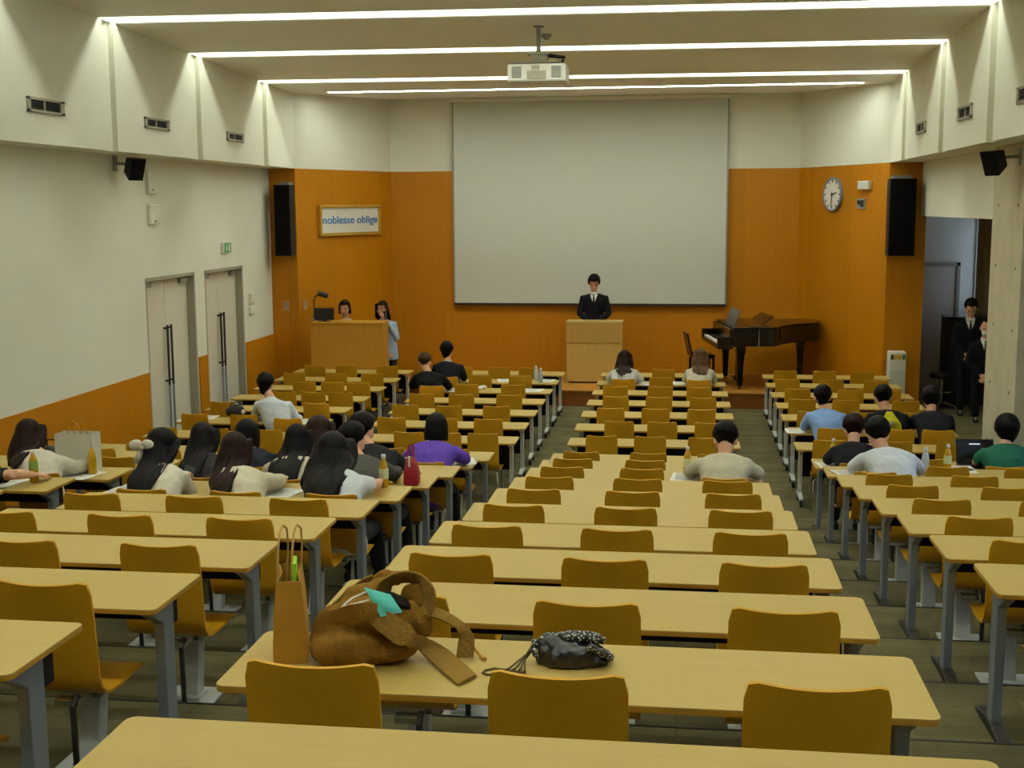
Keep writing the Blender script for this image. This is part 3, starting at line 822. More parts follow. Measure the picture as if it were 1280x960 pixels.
    if seat:
        p.ball((0, -.005, .509), (.165*k*bulk, .100*k, .068*k), 18, 10)
    else:
        p.rings([ell(Vector((0,0,hipz-.10*k)), Vector((1,0,0)), Vector((0,1,0)), .148*k,.096*k), ell(Vector((0,0,hipz+.08*k)), Vector((1,0,0)), Vector((0,1,0)), .142*k,.090*k)])
    for i in range(2):
        p.tube([hips[i], hips[i].lerp(kn[i], .5), kn[i]], [.070*k,.064*k,.056*k], 14)
        p.tube([kn[i], kn[i].lerp(an[i], .4), an[i]+Vector((0,0,-.01*k))], [.056*k,.058*k,.05*k], 14)
    tm = bake(p, 'trousers', DARKTR if trousers is None else cloth(trousers), .013*k, 4, wob=.004*k, wscale=8, seed=seed+50)
    link('trousers', tm, t)
    for i in range(2):
        s_ = MB(); f0 = an[i]
        s_.rings([[Vector((f0.x + x*k*w, f0.y + yy*k, max(.0, z*k) if z < .5 else 0)) for x, z in ((-.04,.002),(.04,.002),(.042,hh*.55),(.02,hh),(-.02,hh),(-.042,hh*.55))] for yy, w, hh in ((-.07,.6,.06),(-.05,.9,.085),(.02,.95,.09),(.09,1.05,.06),(.16,.95,.045),(.19,.55,.03))])
        s_.build('shoe', SHOE, t, smooth=60)
    if hairstyle: hair('hair', hc, Rh, haircol, t, hairstyle, seed, k*HK, BVHTree.FromPolygons([v_.co.copy() for v_ in go.data.vertices], [tuple(f_.vertices) for f_ in go.data.polygons]))
    _people.append(t)
    return t, dict(hc=hc, Rh=Rh, spine=spine, wr=wr, el=el, sh=sh, k=k, garment=go, body=body)
_people = []
SHORT = dict(fall=.148, side=.03, back=-.05, flare=.006, front=52, vol=1.13, open=60, taper=.36)
CROP = dict(fall=.07, side=.008, back=-.028, flare=.0, front=46, vol=1.06, open=62, taper=.3)
FLUFF = dict(fall=.15, side=.05, back=-.05, flare=.01, front=58, vol=1.20, open=60, taper=.25)
LONG = dict(fall=.36, side=.18, vol=.98, back=.10, flare=.015, open=58)
LONGER = dict(fall=.46, side=.20, vol=.98, back=.12, flare=.02, open=58)
MID = dict(fall=.22, side=.14, vol=1.0, back=.05, flare=.02, open=56)
BOB = dict(fall=.13, side=.12, vol=1.06, back=.02, flare=.01, open=56)

def sit(label, b, kind, k, s, px, **kw):
    """seat a person at chair s of a row, head brought to the pixel column / crown height of px"""
    X = SEATX[(b, kind, k)][s] + kw.pop('dx', 0.0); y = (flat_y(k) if kind == 'f' else row_y(k)) - (.325 if kind == 't' else .245) + kw.pop('dy', 0.0); z = 0.0 if kind == 'f' else row_floor(k)
    Y = y + .12
    for _ in range(6):
        q = atY(px[0], px[1], Y); h = (q.z - z)
        L = 1.12; up = max(.3, h - (.41 + .085*PS)); Y = y + math.sqrt(max(0, L*L - up*up))*.62 + .02
    return person(label, (X, y, z), True, headx=q.x - X, ztop=h, desk_y=.34 if kind == 't' else .26, desk_z=DH, **kw)

def patch(name, go, parent, mat, rows, off=.006, n=8, cast=Vector((0, 1, 0))):
    """thin cloth lying on a garment: rows of (z, x_left, x_right) in the wearer's frame, dropped on the garment from the front (or back)"""
    tr = BVHTree.FromPolygons([v.co.copy() for v in go.data.vertices], [tuple(p.vertices) for p in go.data.polygons])
    grid = []
    for z, x0, x1 in rows:
        line = []
        for i in range(n+1):
            x = x0+(x1-x0)*i/n; h = tr.ray_cast(Vector((x, 0, z)) + cast*1.5, -cast)
            line.append(h[0] + (h[1] if h[1].dot(cast) > 0 else -h[1])*off if h[0] else None)
        if all(l_ is not None for l_ in line): grid.append(line)
    vs = [p for l in grid for p in l]; m = n+1; fs = [(j*m+i, j*m+i+1, (j+1)*m+i+1, (j+1)*m+i) for j in range(len(grid)-1) for i in range(n)]
    b = MB(); b.add(vs, fs); o = b.build(name, mat, parent, smooth='all')
    sd = o.modifiers.new('thick', 'SOLIDIFY'); sd.thickness = .006; sd.offset = 0
    return o
def shirt_and_tie(o, I):
    go = I['garment']; sp = I['spine']; k = I['k']; zt = sp[4][0].z + .03*k; zb = sp[2][0].z + .02*k; x = sp[4][0].x
    N_ = 8
    patch('shirt_front', go, o, cloth('#d9d9d4'), [(zt+(zb-zt)*j/N_, x-(.062*(1-j/N_)+.006)*k, x+(.062*(1-j/N_)+.006)*k) for j in range(N_+1)], .005)
    patch('necktie', go, o, cloth('#1c1c26'), [(zt-.02*k+(zb-zt+.02*k)*j/N_, x-w_*k, x+w_*k) for j, w_ in enumerate((.014,.010,.013,.015,.017,.019,.02,.018,.006))], .012, 4)
# ------------------------------------------------------------------ who sits where
sit('person in a beige shirt leaning over a desk in the middle block', 'middle', 't', 8, 2, (907,527), shirt='#b9b198', hairstyle=SHORT, sw=.44, arms='wide', garment='shirt', bow=.25)
sit('woman in a white blouse with a thin shoulder strap, front of the middle block', 'middle', 'f', 6, 0, (781,437), shirt='#c9c8c4', hairstyle=MID, haircol='hair_brown', sw=.38, arms='wide', garment='blouse')
sit('woman in a cream top with light hair tips, near the piano', 'middle', 'f', 6, 2, (876,435), shirt='#c8c2ae', hairstyle=MID, haircol='hair_light', sw=.40, garment='blouse')
sit('person in a light blue shirt at the aisle seat below the piano', 'right', 'f', 2, 0, (1028,480.5), shirt='#7f9fd0', hairstyle=SHORT, sw=.44, collar='#86a6d6', garment='shirt')
vest = sit('person in a black T-shirt with a yellow-green vest and hood', 'right', 'f', 2, 1, (1103,480.5), shirt='#17171a', sleeve='short', hairstyle=SHORT, sw=.44, garment='t_shirt', bow=.2, arms='wide')
sit('person in a black jumper with curly dark hair near the alcove', 'right', 'f', 2, 2, (1163,483), shirt='#1c1c24', hairstyle=FLUFF, sw=.45, garment='jumper', bow=.2)
sit('person in a black shirt looking down, left of the person in white', 'right', 't', 10, 0, (1067,517), shirt='#1a191d', hairstyle=SHORT, haircol='hair_brown', sw=.42, garment='shirt', bow=.2, arms='desk')
sit('person in a white shirt slumped forward, in the pillar-side block', 'right', 't', 9, 0, (1097,521), dx=.28, shirt='#ccd2d8', hairstyle=dict(SHORT, back=-.02, fall=.12, taper=.2), sw=.46, garment='shirt', bow=.3, arms='wide', bulk=1.06)
sit('person in a dark green T-shirt facing an open laptop by the pillar', 'right', 't', 10, 2, (1258,518), dx=.05, shirt='#1f5a46', sleeve='short', hairstyle=FLUFF, sw=.44, garment='t_shirt')
bowp = sit('woman with a cream hair bow and long black hair, holding a phone', 'inner', 't', 6, 0, (202,534), shirt='#cfc7b2', hairstyle=LONGER, sw=.38, arms='phone', garment='cardigan', turn=-.75, bow=.25)
sit('woman with long brown hair in a cream top, beside the woman with the bow', 'inner', 't', 6, 1, (293,539), shirt='#c9c0a6', hairstyle=LONGER, haircol='hair_brown', sw=.38, garment='blouse')
sit('woman with long black hair in a white short-sleeved blouse by the aisle', 'inner', 't', 6, 2, (416,542), shirt='#cfd2d0', sleeve='short', hairstyle=dict(LONG, flare=.05), sw=.40, garment='blouse', arms='wide')
sit('woman with straight black hair, seated ahead of the woman with the bow', 'inner', 't', 7, 0, (254,527), shirt='#2a2526', hairstyle=LONGER, sw=.36, garment='blouse')
sit('woman with long black hair in a cream knit with puffed sleeves', 'inner', 't', 7, 1, (372,529), shirt='#c4bba6', hairstyle=LONG, sw=.40, garment='knit_top', arms='wide')
sit('person in a grey top with short dark hair and a visible ear', 'inner', 't', 7, 2, (441,527), dx=-.02, shirt='#46463f', hairstyle=dict(SHORT, vol=1.08), sw=.40, garment='sweater', turn=-.5)
sit('person in a navy top with black hair, second row of the seated group', 'inner', 't', 8, 0, (309,524), shirt='#1c1d27', hairstyle=BOB, sw=.38, garment='sweater')
sit('woman with reddish brown hair half hidden behind the black-haired women', 'inner', 't', 8, 1, (399,521), shirt='#3a2f2b', hairstyle=MID, haircol='hair_brown', sw=.36, garment='blouse')
sit('person in a black top turned to the right, ahead of the grey sweater', 'inner', 't', 8, 2, (454,515), dx=-.18, shirt='#1f1f22', hairstyle=SHORT, sw=.42, garment='sweater', turn=-.5)
sit('woman in a purple sweater with a black bob, at the aisle', 'inner', 't', 9, 2, (546,516), shirt='#5a3fa0', hairstyle=BOB, sw=.44, garment='sweater', arms='wide')
sit('woman with brown hair in a cream top beside the white paper bag', 'wall', 't', 7, 2, (36,523), shirt='#c6beab', hairstyle=dict(MID, fall=.24), haircol='hair_brown', sw=.40, garment='cardigan', arms='wide')
sit('person at the edge of the view with a bare forearm on the desk', 'wall', 't', 6, 2, (-70,540), dx=-.08, shirt='#2a2a2e', sleeve='short', hairstyle=SHORT, sw=.42, garment='t_shirt', arms=['desk', [(.17,.36,.84),(.21,.58,.79)]])
sit('person in a white shirt sitting upright by the doors', 'wall', 'f', 2, 2, (336,464.5), dx=-.13, shirt='#c9d2d8', hairstyle=SHORT, sw=.44, collar='#d5dce0', garment='shirt', arms='wide')
sit('person in black with short brown hair leaning on a desk near the stage', 'inner', 'f', 5, 0, (532,440), shirt='#110f10', hairstyle=CROP, haircol='hair_grey', sw=.46, garment='jacket', arms='wide')
sit('person in a black suit with a white collar near the stage', 'inner', 'f', 6, 0, (560,426), shirt='#15151a', hairstyle=SHORT, sw=.44, collar='#d8d8d2', garment='suit_jacket')

# vest and hood on the black T-shirt
t, I = vest; k = I['k']; sp = I['spine']; go = I['garment']
zt_, zb_ = sp[4][0].z + .05*k, sp[1][0].z - .04*k; xm = sp[3][0].x
patch('vest', go, t, cloth('#a9a51e'), [(zt_+(zb_-zt_)*j/9, xm-w_*k, xm+w_*k) for j, w_ in enumerate((.03,.055,.085,.11,.115,.11,.11,.11,.115,.12))], .010, 12, Vector((0,-1,0)))
_tr = BVHTree.FromPolygons([q_.co.copy() for q_ in go.data.vertices], [tuple(q_.vertices) for q_ in go.data.polygons])
hz = _tr.ray_cast(Vector((xm, -1.5, sp[4][0].z-.07*k)), Vector((0,1,0)))[0]
v = MB(); v.ball(hz + Vector((0,-.005,.02*k)), (.085*k,.045*k,.06*k), 16, 12); v.build('hood', cloth('#b4ae22'), t, smooth='all')
em = MB(); em.ball(hz + Vector((0,-.046*k,.02*k)), (.02*k,.008*k,.026*k), 12, 8); em.build('hood_patch', cloth('#8f9aa0'), t, smooth='all')

# hair bow and phone
t, I = bowp; k = I['k']; hc, Rh = I['hc'], I['Rh']
bw = MB(); cB = hc + Rh @ (Vector((-.005,-.118,-.055))*k)
for s in (-1, 1):
    bw.ball(cB + Vector((s*.045*k, -.012*k, .02*k)), (.048*k,.024*k,.036*k), 14, 10, Matrix.Rotation(s*.35, 3, 'Y'))
    bw.tube([cB, cB + Vector((s*.02*k,-.012*k,-.05*k)), cB + Vector((s*.04*k,-.012*k,-.11*k))], [(.012*k,.006*k),(.026*k,.008*k),(.03*k,.006*k)], 10)
bw.ball(cB + Vector((0,-.02*k,.005*k)), .018*k, 12, 8)
bo = bw.build('hair_bow', plain('cream_satin', '#cfc6b2', .5, var=.05), None, loc=t.location, smooth='all')
tag(bo, 'large cream satin bow tied in long black hair', 'hair bow')
wm = (I['wr'][0] + I['wr'][1])/2
ph = MB(); ph.box(-.038*k,.038*k,-.005*k,.005*k,-.078*k,.078*k)
pho = ph.build('phone', 'black', None, bevel=.004)
pho.location = t.location + wm + Vector((0,.085*k,.06*k)); pho.rotation_euler = (-.7, .5, .5)
tag(pho, 'dark smartphone held by the woman with the hair bow', 'phone')

# ---- standing people
def px_stand(u, v, Y, z): p = atY(u, v, Y); return p.x, p.z - z
x, h = px_stand(743, 344, 24.25, STZ)
spk, I = person('person in a black suit bowing behind the lectern', (x, 24.25, STZ), False, sw=.46, shirt='#131219', ztop=None, lean=.10, hairstyle=FLUFF, face=True, collar='#d9d9d4', garment='suit_jacket', arms='front', bow=.42, rz=PI, stand_h=h-.86*PS+.02, group='people standing at the front', trousers='#131219')
shirt_and_tie(spk, I)

x, h = px_stand(432, 374.5, 22.95, 0)
person('person in a pale top behind the side console, only head and shoulders showing', (x, 22.95, 0), False, sw=.37, shirt='#bfb6a4', lean=.12, hairstyle=BOB, haircol='hair_brown', face=True, garment='blouse', arms='front', bow=.15, rz=PI, stand_h=h-.86*PS+.01, group='people standing at the front')
x, h = px_stand(472, 374.5, 22.75, 0)
wmn, I = person('woman in a pale blue blouse speaking into a microphone beside the console', (x+.17, 22.75, 0), False, sw=.38, headx=.08, shirt='#9fb0c8', lean=.03, hairstyle=dict(LONG, back=.06), haircol='hair_brown', face=True, garment='blouse', arms=['mic', 'front'], bow=.05, turn=-.5, rz=PI+.25, stand_h=h-.86*PS, group='people standing at the front')
mic = MB(); wv = I['wr'][0]; k = I['k']
mic.tube([wv + Vector((.0,.03*k,.0)), wv + Vector((.02*k,.04*k,.10*k))], [.012*k,.015*k], 10); mic.ball(wv + Vector((.024*k,.042*k,.125*k)), .024*k, 12, 8)
mo = mic.build('microphone', 'black', None, smooth='all'); mo.location = wmn.location; mo.rotation_euler = wmn.rotation_euler
tag(mo, 'black hand microphone held by the woman beside the console', 'microphone')
for (u, v, Y, lab, hs, bw_) in ((1214,373.5,22.2,'person in a black suit standing in the alcove, head bowed','SHORT',.55), (1233,398,21.5,'person in a black suit with a face mask, half hidden by the pillar','CROP',.2)):
    x, h = px_stand(u, v, Y, 0)
    o, I = person(lab, (x, Y, 0), False, sw=.42, shirt='#121116', lean=.12, hairstyle=SHORT if hs == 'SHORT' else CROP, face=True, collar='#d9d9d4', garment='suit_jacket', arms='front', bow=bw_, rz=PI-.15, stand_h=h-.86*PS+.02, group='people standing in the alcove', trousers='#121116')
    k = I['k']; sp = I['spine']
    shirt_and_tie(o, I)
    if hs == 'CROP':
        q = MB(); c = I['hc'] + I['Rh'] @ (Vector((0,.075,-.055))*k*HK); q.ball(c, (.066*k,.045*k,.05*k), 14, 10, I['Rh']); q.build('face_mask', cloth('#d8d8d4'), o, smooth='all')
# ------------------------------------------------------------------ stage furniture and fittings on the walls
def local(o_loc, p): return Vector(p) - Vector(o_loc)
def lettering(text, size, mat, parent, loc, rot, depth=.003):
    cu_ = bpy.data.curves.new('txt', 'FONT'); cu_.body = text; cu_.size = size; cu_.extrude = depth; cu_.align_x = 'CENTER'; cu_.align_y = 'CENTER'; cu_.offset = size*.012
    o = bpy.data.objects.new('txt', cu_); COL.objects.link(o)
    me = bpy.data.meshes.new_from_object(o.evaluated_get(bpy.context.evaluated_depsgraph_get())); bpy.data.objects.remove(o); bpy.data.curves.remove(cu_)
    me.name = 'lettering'; me.materials.clear(); me.materials.append(M[mat])
    q = bpy.data.objects.new('lettering', me); COL.objects.link(q); q.parent = parent; q.location = loc; q.rotation_euler = rot
    return q

# projection screen
SYN = Y_W-.09
a = atY(565.5, 126, SYN); b = atY(906.5, 382.5, SYN)
t = empty('projection_screen', ((a.x+b.x)/2, SYN, b.z)); hw = (b.x-a.x)/2; H = front_z(SYN)-.03-b.z
tag(t, 'large white projection screen pulled down over the wooden stage wall', 'projection screen')
q = MB(); q.box(-hw, hw, -.003, .003, .03, H); q.build('screen_fabric', 'screen', t)
q = MB(); q.box(-hw-.015, hw+.015, -.02, .02, 0, .04); q.build('bottom_bar', 'darksteel', t, bevel=.005)
for s in (-1, 1):
    q = MB(); q.box(s*hw-.015, s*hw+.015, -.004, .004, .03, H); q.build('side_border', 'plastic_g', t)
q = MB(); q.box(-hw-.06, hw+.06, -.07, .07, H-.06, H+.02); q.build('roller_case', 'paint', t, bevel=.01)

# lectern on the stage
LY = 23.35
a = atY(708, 402, LY); b = atY(777, 475, LY); lw = (b.x-a.x)/2; lx = (a.x+b.x)/2; LH = a.z-STZ
t = empty('lectern', (lx, LY, STZ)); tag(t, 'pale wooden lectern with a plain front at the middle of the stage', 'lectern')
q = MB(); q.box(-lw+.02, lw-.02, 0, .03, .03, LH-.02); q.build('front_panel', 'lectern', t, bevel=.004)
q = MB(); q.box(-lw+.015, lw-.015, -.014, .001, LH*.66, LH-.02); q.build('upper_board', wood('lectern_board', '#a98442', '#b58f4c', (10, 10, .8)), t, bevel=.003)
for s in (-1, 1):
    q = MB(); x0, x1 = sorted((s*lw, s*(lw-.03))); q.box(x0, x1, -.005, .42, 0, LH-.02); q.build('side_panel', 'lectern', t, bevel=.004)
q = MB(); q.box(-lw-.01, lw+.01, -.02, .45, LH-.025, LH); q.build('top', 'desk', t, bevel=.005)
q = MB(); q.box(-lw+.03, lw-.03, .05, .40, .62, .64); q.build('shelf', 'lectern', t)
q = MB(); q.box(-lw+.04, lw-.04, .01, .03, 0, .05); q.build('plinth', 'blackshelf', t)

# side console with monitor and document camera
CY = Y_RET-.485
a = atY(388, 403, CY); b = atY(478, 403, CY); cw = (b.x-a.x)/2; CH = (a.z+b.z)/2
t = empty('equipment_console', ((a.x+b.x)/2, CY, 0)); tag(t, 'boxy pale wooden equipment console by the left end of the stage wall', 'console')
q = MB(); q.box(-cw, cw, 0, .45, .06, CH-.03); q.build('cabinet', 'console', t, bevel=.006)
q = MB(); q.box(-cw-.012, cw+.012, -.015, .47, CH-.03, CH); q.build('top', 'console', t, bevel=.005)
q = MB(); q.box(-cw+.03, cw-.03, .03, .42, 0, .06); q.build('plinth', 'blackshelf', t)
q = MB(); q.box(cw, cw+.008, .05, .40, .15, CH-.1); q.build('side_door', 'console', t, bevel=.002)
m0 = atY(405.5, 403, CY+.12); t2 = empty('monitor', (m0.x, CY+.14, CH)); tag(t2, 'small black monitor standing on the left of the console', 'monitor')
q = MB(); q.box(-.18, .18, -.02, .02, .03, .245); q.build('screen_housing', 'black', t2, bevel=.008)
q = MB(); q.box(-.165, .165, -.024, -.019, .045, .23); q.build('display', 'ventdark', t2)
q = MB(); q.box(-.03, .03, .0, .03, 0, .06); q.box(-.10, .10, -.06, .08, 0, .012); q.build('stand', 'black', t2, bevel=.004)
t2 = empty('document_camera', (atY(393, 403, CY+.36).x, CY+.36, CH)); tag(t2, 'document camera with a bent arm rising behind the monitor', 'document camera')
q = MB(); q.box(-.05, .25, -.08, .06, 0, .03); q.build('base', 'plastic_g', t2, bevel=.006)
q = MB(); q.tube([(0, 0, .02), (0, 0, .36), (.03, 0, .44), (.14, -.02, .48)], .014, 8); q.build('arm', 'darksteel', t2, smooth=True)
q = MB(); q.tube([(.10, -.02, .50), (.27, -.03, .45)], [.05, .045], 12); q.build('camera_head', 'darksteel', t2, smooth=True)

# grand piano: length along +x of its own frame, keyboard at x=0, bass side at +y
KA = atZ(893, 414, 1.16); KB = atZ(920, 427.5, 1.16)
ang = math.atan2(-(KA.x-KB.x), (KA.y-KB.y))
PW = 1.70; PL_ = 2.12
pc = atZ(889, 409, 1.17)
t = empty('grand_piano', (.54, 23.40, STZ), math.radians(9)); tag(t, 'black grand piano with closed lid, keyboard facing left, on the stage', 'grand piano')
hwp = PW/2
def piano_outline(g=0.0):
    pts = [(.26-g, hwp+g), (.26-g, -hwp-g), (.72, -hwp-g)]
    import itertools
    ctrl = [(.72, -hwp), (1.02, -hwp+.03), (1.22, -.52), (1.42, -.30), (1.68, -.13), (1.92, -.02), (2.06, .14), (PL_, .36), (PL_-.02, .60), (PL_-.14, .80), (1.82, hwp)]
    for i in range(len(ctrl)-1):
        p0 = Vector(ctrl[max(i-1, 0)]); p1 = Vector(ctrl[i]); p2 = Vector(ctrl[i+1]); p3 = Vector(ctrl[min(i+2, len(ctrl)-1)])
        for s in range(5):
            u = s/5; p = .5*((2*p1)+(p2-p0)*u+(2*p0-5*p1+4*p2-p3)*u*u+(3*p1-p0-3*p2+p3)*u**3)
            pts.append((p.x, p.y))
    pts.append((1.82, hwp+g))
    return pts[::1]
out = [(x, y) for x, y in piano_outline()]
q = MB(); q.prism(out, .80, 1.12); q.build('case', 'gloss', t, bevel=.01, smooth=40)
q = MB(); q.prism([(x if x < .5 else x+.02, y*1.01) for x, y in out if True], 1.125, 1.15); q.build('lid', 'gloss', t, bevel=.006, smooth=40)
q = MB(); q.box(-.02, .26, -hwp, hwp, .76, .84); q.box(-.02, .26, -hwp, -hwp+.08, .84, .98); q.box(-.02, .26, hwp-.08, hwp, .84, .98); q.box(.20, .26, -hwp, hwp, .84, 1.12); q.build('key_bed', 'gloss', t, bevel=.012)
q = MB()
n = 52; wk = (PW-.18)/n
for i in range(n): q.box(.02, .185, -hwp+.09+i*wk+.0008, -hwp+.09+(i+1)*wk-.0008, .84, .866)
q.build('white_keys', 'plastic_w', t)
q = MB()
for i in range(n-1):
    if i % 7 in (0, 1, 3, 4, 5): q.box(.08, .185, -hwp+.09+(i+1)*wk-.007, -hwp+.09+(i+1)*wk+.007, .866, .878)
q.build('black_keys', 'black', t)
q = MB(); q.hexa([(.36,-.42,1.15),(.36,.42,1.15),(.385,.42,1.15),(.385,-.42,1.15)], [(.46,-.40,1.42),(.46,.40,1.42),(.475,.40,1.42),(.475,-.40,1.42)]); q.build('music_desk', plain('grey_black_lacquer', '#4a4a44', .3), t, bevel=.004)
q = MB(); q.hexa([(.52,-hwp,1.15),(.52,hwp,1.15),(.90,hwp,1.15),(.90,-hwp,1.15)], [(.56,-hwp,1.165),(.56,hwp,1.165),(.90,hwp,1.165),(.90,-hwp,1.165)])
q.hexa([(.88,-.30,1.15),(.88,.72,1.15),(.92,.72,1.15),(.92,-.30,1.15)], [(1.10,-.30,1.30),(1.10,.72,1.30),(1.13,.72,1.29),(1.13,-.30,1.29)]); q.build('folded_lid_front', 'gloss', t, bevel=.006)
for x, y in ((.42, -hwp+.16), (.42, hwp-.16), (1.80, .45)):
    q = MB()
    def sq(z, h): return [(x-h,y-h,z),(x+h,y-h,z),(x+h,y+h,z),(x-h,y+h,z)]
    q.rings([sq(.07,.045), sq(.45,.055), sq(.64,.07), sq(.70,.085), sq(.80,.085)]); lg = q.build('leg', 'gloss', t, bevel=.006)
    q = MB(); q.tube([(x-.015,y,.035),(x+.015,y,.035)], .035, 12); q.tube([(x,y,.03),(x,y,.075)], .02, 8); q.build('caster', 'darksteel', lg, smooth=True)
q = MB(); q.box(.50,.54,-.10,-.07,.14,.80); q.box(.50,.54,.07,.10,.14,.80); q.box(.44,.60,-.15,.15,.09,.15)
ly = q.build('pedal_lyre', 'gloss', t, bevel=.006)
q = MB()
for y in (-.07, 0, .07): q.box(.30,.46,y-.018,y+.018,.08,.10)
q.build('pedal', 'gold', ly, bevel=.004)
# piano chair
a = atY(873, 412, 23.5)
t = empty('piano_chair', (.16, 23.42, STZ), math.radians(9)); tag(t, 'dark wooden piano chair with a slim upright back, left of the piano', 'chair')
q = MB(); q.box(.02, .44, -.24, .24, .50, .58); q.build('seat', 'gloss', t, bevel=.02)
q = MB(); q.hexa([(-.01,-.22,.55),(.04,-.22,.55),(.04,.22,.55),(-.01,.22,.55)], [(-.10,-.22,.98),(-.06,-.22,.98),(-.06,.22,.98),(-.10,.22,.98)]); q.build('backrest', plain('dark_red_lacquer', '#2a0d0a', .3), t, bevel=.012)
for x in (.05, .41):
    for y in (-.21, .21):
        q = MB(); q.box(x-.022, x+.022, y-.022, y+.022, 0, .51); q.build('leg', 'gloss', t, bevel=.004)

# clock and small boxes on the right angled wall panel
def on_right(u, v, off=.0):
    return atPlane(u, v, PR_P + PR_N*off, PR_N)
RZ = math.atan2(PR_N.x, -PR_N.y)     # turn so that local -y faces along the panel normal
c = on_right(1043, 243)
t = empty('wall_clock', c + PR_N*.005, RZ); tag(t, 'round white wall clock showing half past two, on the wooden wall', 'clock')
R = .30
q = MB(); q.prism([(R*math.cos(2*PI*i/40), R*math.sin(2*PI*i/40)) for i in range(40)], -.04, 0, 'y'); q.build('dial', 'plastic_w', t)
q = MB(); q.rings([[(rr*math.cos(2*PI*i/40), yy, rr*math.sin(2*PI*i/40)) for i in range(40)] for rr, yy in ((R+.012, 0), (R+.012, -.055), (R-.018, -.06), (R-.018, -.04))], cap=False); q.build('rim', 'steel', t, smooth=True)
q = MB()
for h in range(12):
    an_ = 2*PI*h/12; r0, r1 = R*.74, R*.88
    ax = Vector((math.sin(an_), 0, math.cos(an_))); px_ = Vector((math.cos(an_), 0, -math.sin(an_))); w_ = .012
    p = [ax*r0-px_*w_, ax*r0+px_*w_, ax*r1+px_*w_, ax*r1-px_*w_]
    q.hexa([v_+Vector((0,-.041,0)) for v_ in p], [v_+Vector((0,-.044,0)) for v_ in p])
q.build('hour_marks', 'darksteel', t)
def hand_(an_, L, w_, nm, y):
    q = MB(); ax = Vector((math.sin(an_), 0, math.cos(an_))); px_ = Vector((math.cos(an_), 0, -math.sin(an_)))
    p = [ax*-.04-px_*w_, ax*-.04+px_*w_, ax*L+px_*w_*.6, ax*L-px_*w_*.6]
    q.hexa([v_+Vector((0,y,0)) for v_ in p], [v_+Vector((0,y-.005,0)) for v_ in p]); q.build(nm, 'black', t)
hand_(math.radians(78), .15, .014, 'hour_hand', -.046); hand_(math.radians(184), .235, .010, 'minute_hand', -.052)
c = on_right(1083.5, 231.5); t = empty('emergency_light', c + PR_N*.006, RZ); tag(t, 'white rectangular box light on the wooden wall right of the clock', 'emergency light')
q = MB(); q.box(-.17,.17,-.08,0,-.075,.075); q.build('housing', 'plastic_w', t, bevel=.01)
q = MB(); q.box(-.15,.15,-.088,-.079,-.055,.055); q.build('diffuser', 'screen', t, bevel=.003)
c = on_right(1077.5, 254.5); t = empty('control_panel', c, RZ); tag(t, 'small grey control panel on the wood wall just under the white box', 'control panel')
q = MB(); q.box(-.13,.13,-.03,0,-.09,.09); q.build('plate', 'plastic_g', t, bevel=.005)
q = MB(); q.tube([(-.055,-.03,.02),(-.055,-.045,.02)], .04, 14); q.box(.0,.10,-.042,-.029,-.06,.06); q.build('dial_and_slot', 'darksteel', t)

# framed motto on the left angled panel
ZL = math.atan2(PL_N.x, -PL_N.y)
c0 = atPlane(434, 275, PL_P, PL_N)
fa = (atPlane(397, 275, PL_P, PL_N)-c0).length; fb = (atPlane(473, 275, PL_P, PL_N)-c0).length
t = empty('framed_motto', c0, ZL); tag(t, 'gold framed white sign with blue words, high on the wood wall', 'framed sign')
wid = (fa+fb)/2; hh_ = .295
x0, x1 = -fa, fb
q = MB(); q.box(x0+.05, x1-.05, -.04, 0, -hh_+.05, hh_-.05); q.build('board', 'plastic_w', t)
q = MB(); q.box(x0, x1, -.07, 0, hh_-.06, hh_); q.box(x0, x1, -.07, 0, -hh_, -hh_+.06); q.box(x0, x0+.06, -.07, 0, -hh_+.06, hh_-.06); q.box(x1-.06, x1, -.07, 0, -hh_+.06, hh_-.06); q.build('frame', 'gold', t, bevel=.006)
lt_ = lettering('noblesse oblige', .205, 'blue_ink', t, ((x0+x1)/2, -.042, 0), (PI/2, 0, 0), .004)
lw_ = max(v.co.x for v in lt_.data.vertices)-min(v.co.x for v in lt_.data.vertices); sc_ = (x1-x0-.2)/lw_
for v in lt_.data.vertices: v.co.x *= sc_

# tall loudspeakers on the return walls
for (u0, u1, v0, v1, lab) in ((341, 364.5, 231, 320, 'tall black column loudspeaker on the wood wall at the left end'), (1113, 1143, 223, 320, 'tall black column loudspeaker on the wood wall beside the alcove')):
    YS = Y_RET-.36; a = atY(u0, v0, YS); b = atY(u1, v1, YS); cx = (a.x+b.x)/2; w_ = (b.x-a.x)/2; h_ = a.z-b.z
    t = empty('column_loudspeaker', (cx, YS, b.z)); tag(t, lab, 'loudspeaker', 'tall column loudspeakers')
    q = MB(); q.box(-w_, w_, .012, .30, 0, h_); q.build('cabinet', 'black', t, bevel=.01)
    q = MB(); q.box(-w_+.012, w_-.012, 0, .014, .012, h_-.012); q.build('grille', 'grille', t, bevel=.004)
    q = MB(); q.box(-w_*.7, w_*.7, .10, .36, h_, h_+.035); q.box(-w_*.7, w_*.7, .33, .36, h_-.25, h_+.06); q.build('wall_bracket', 'plastic_g', t, bevel=.003)
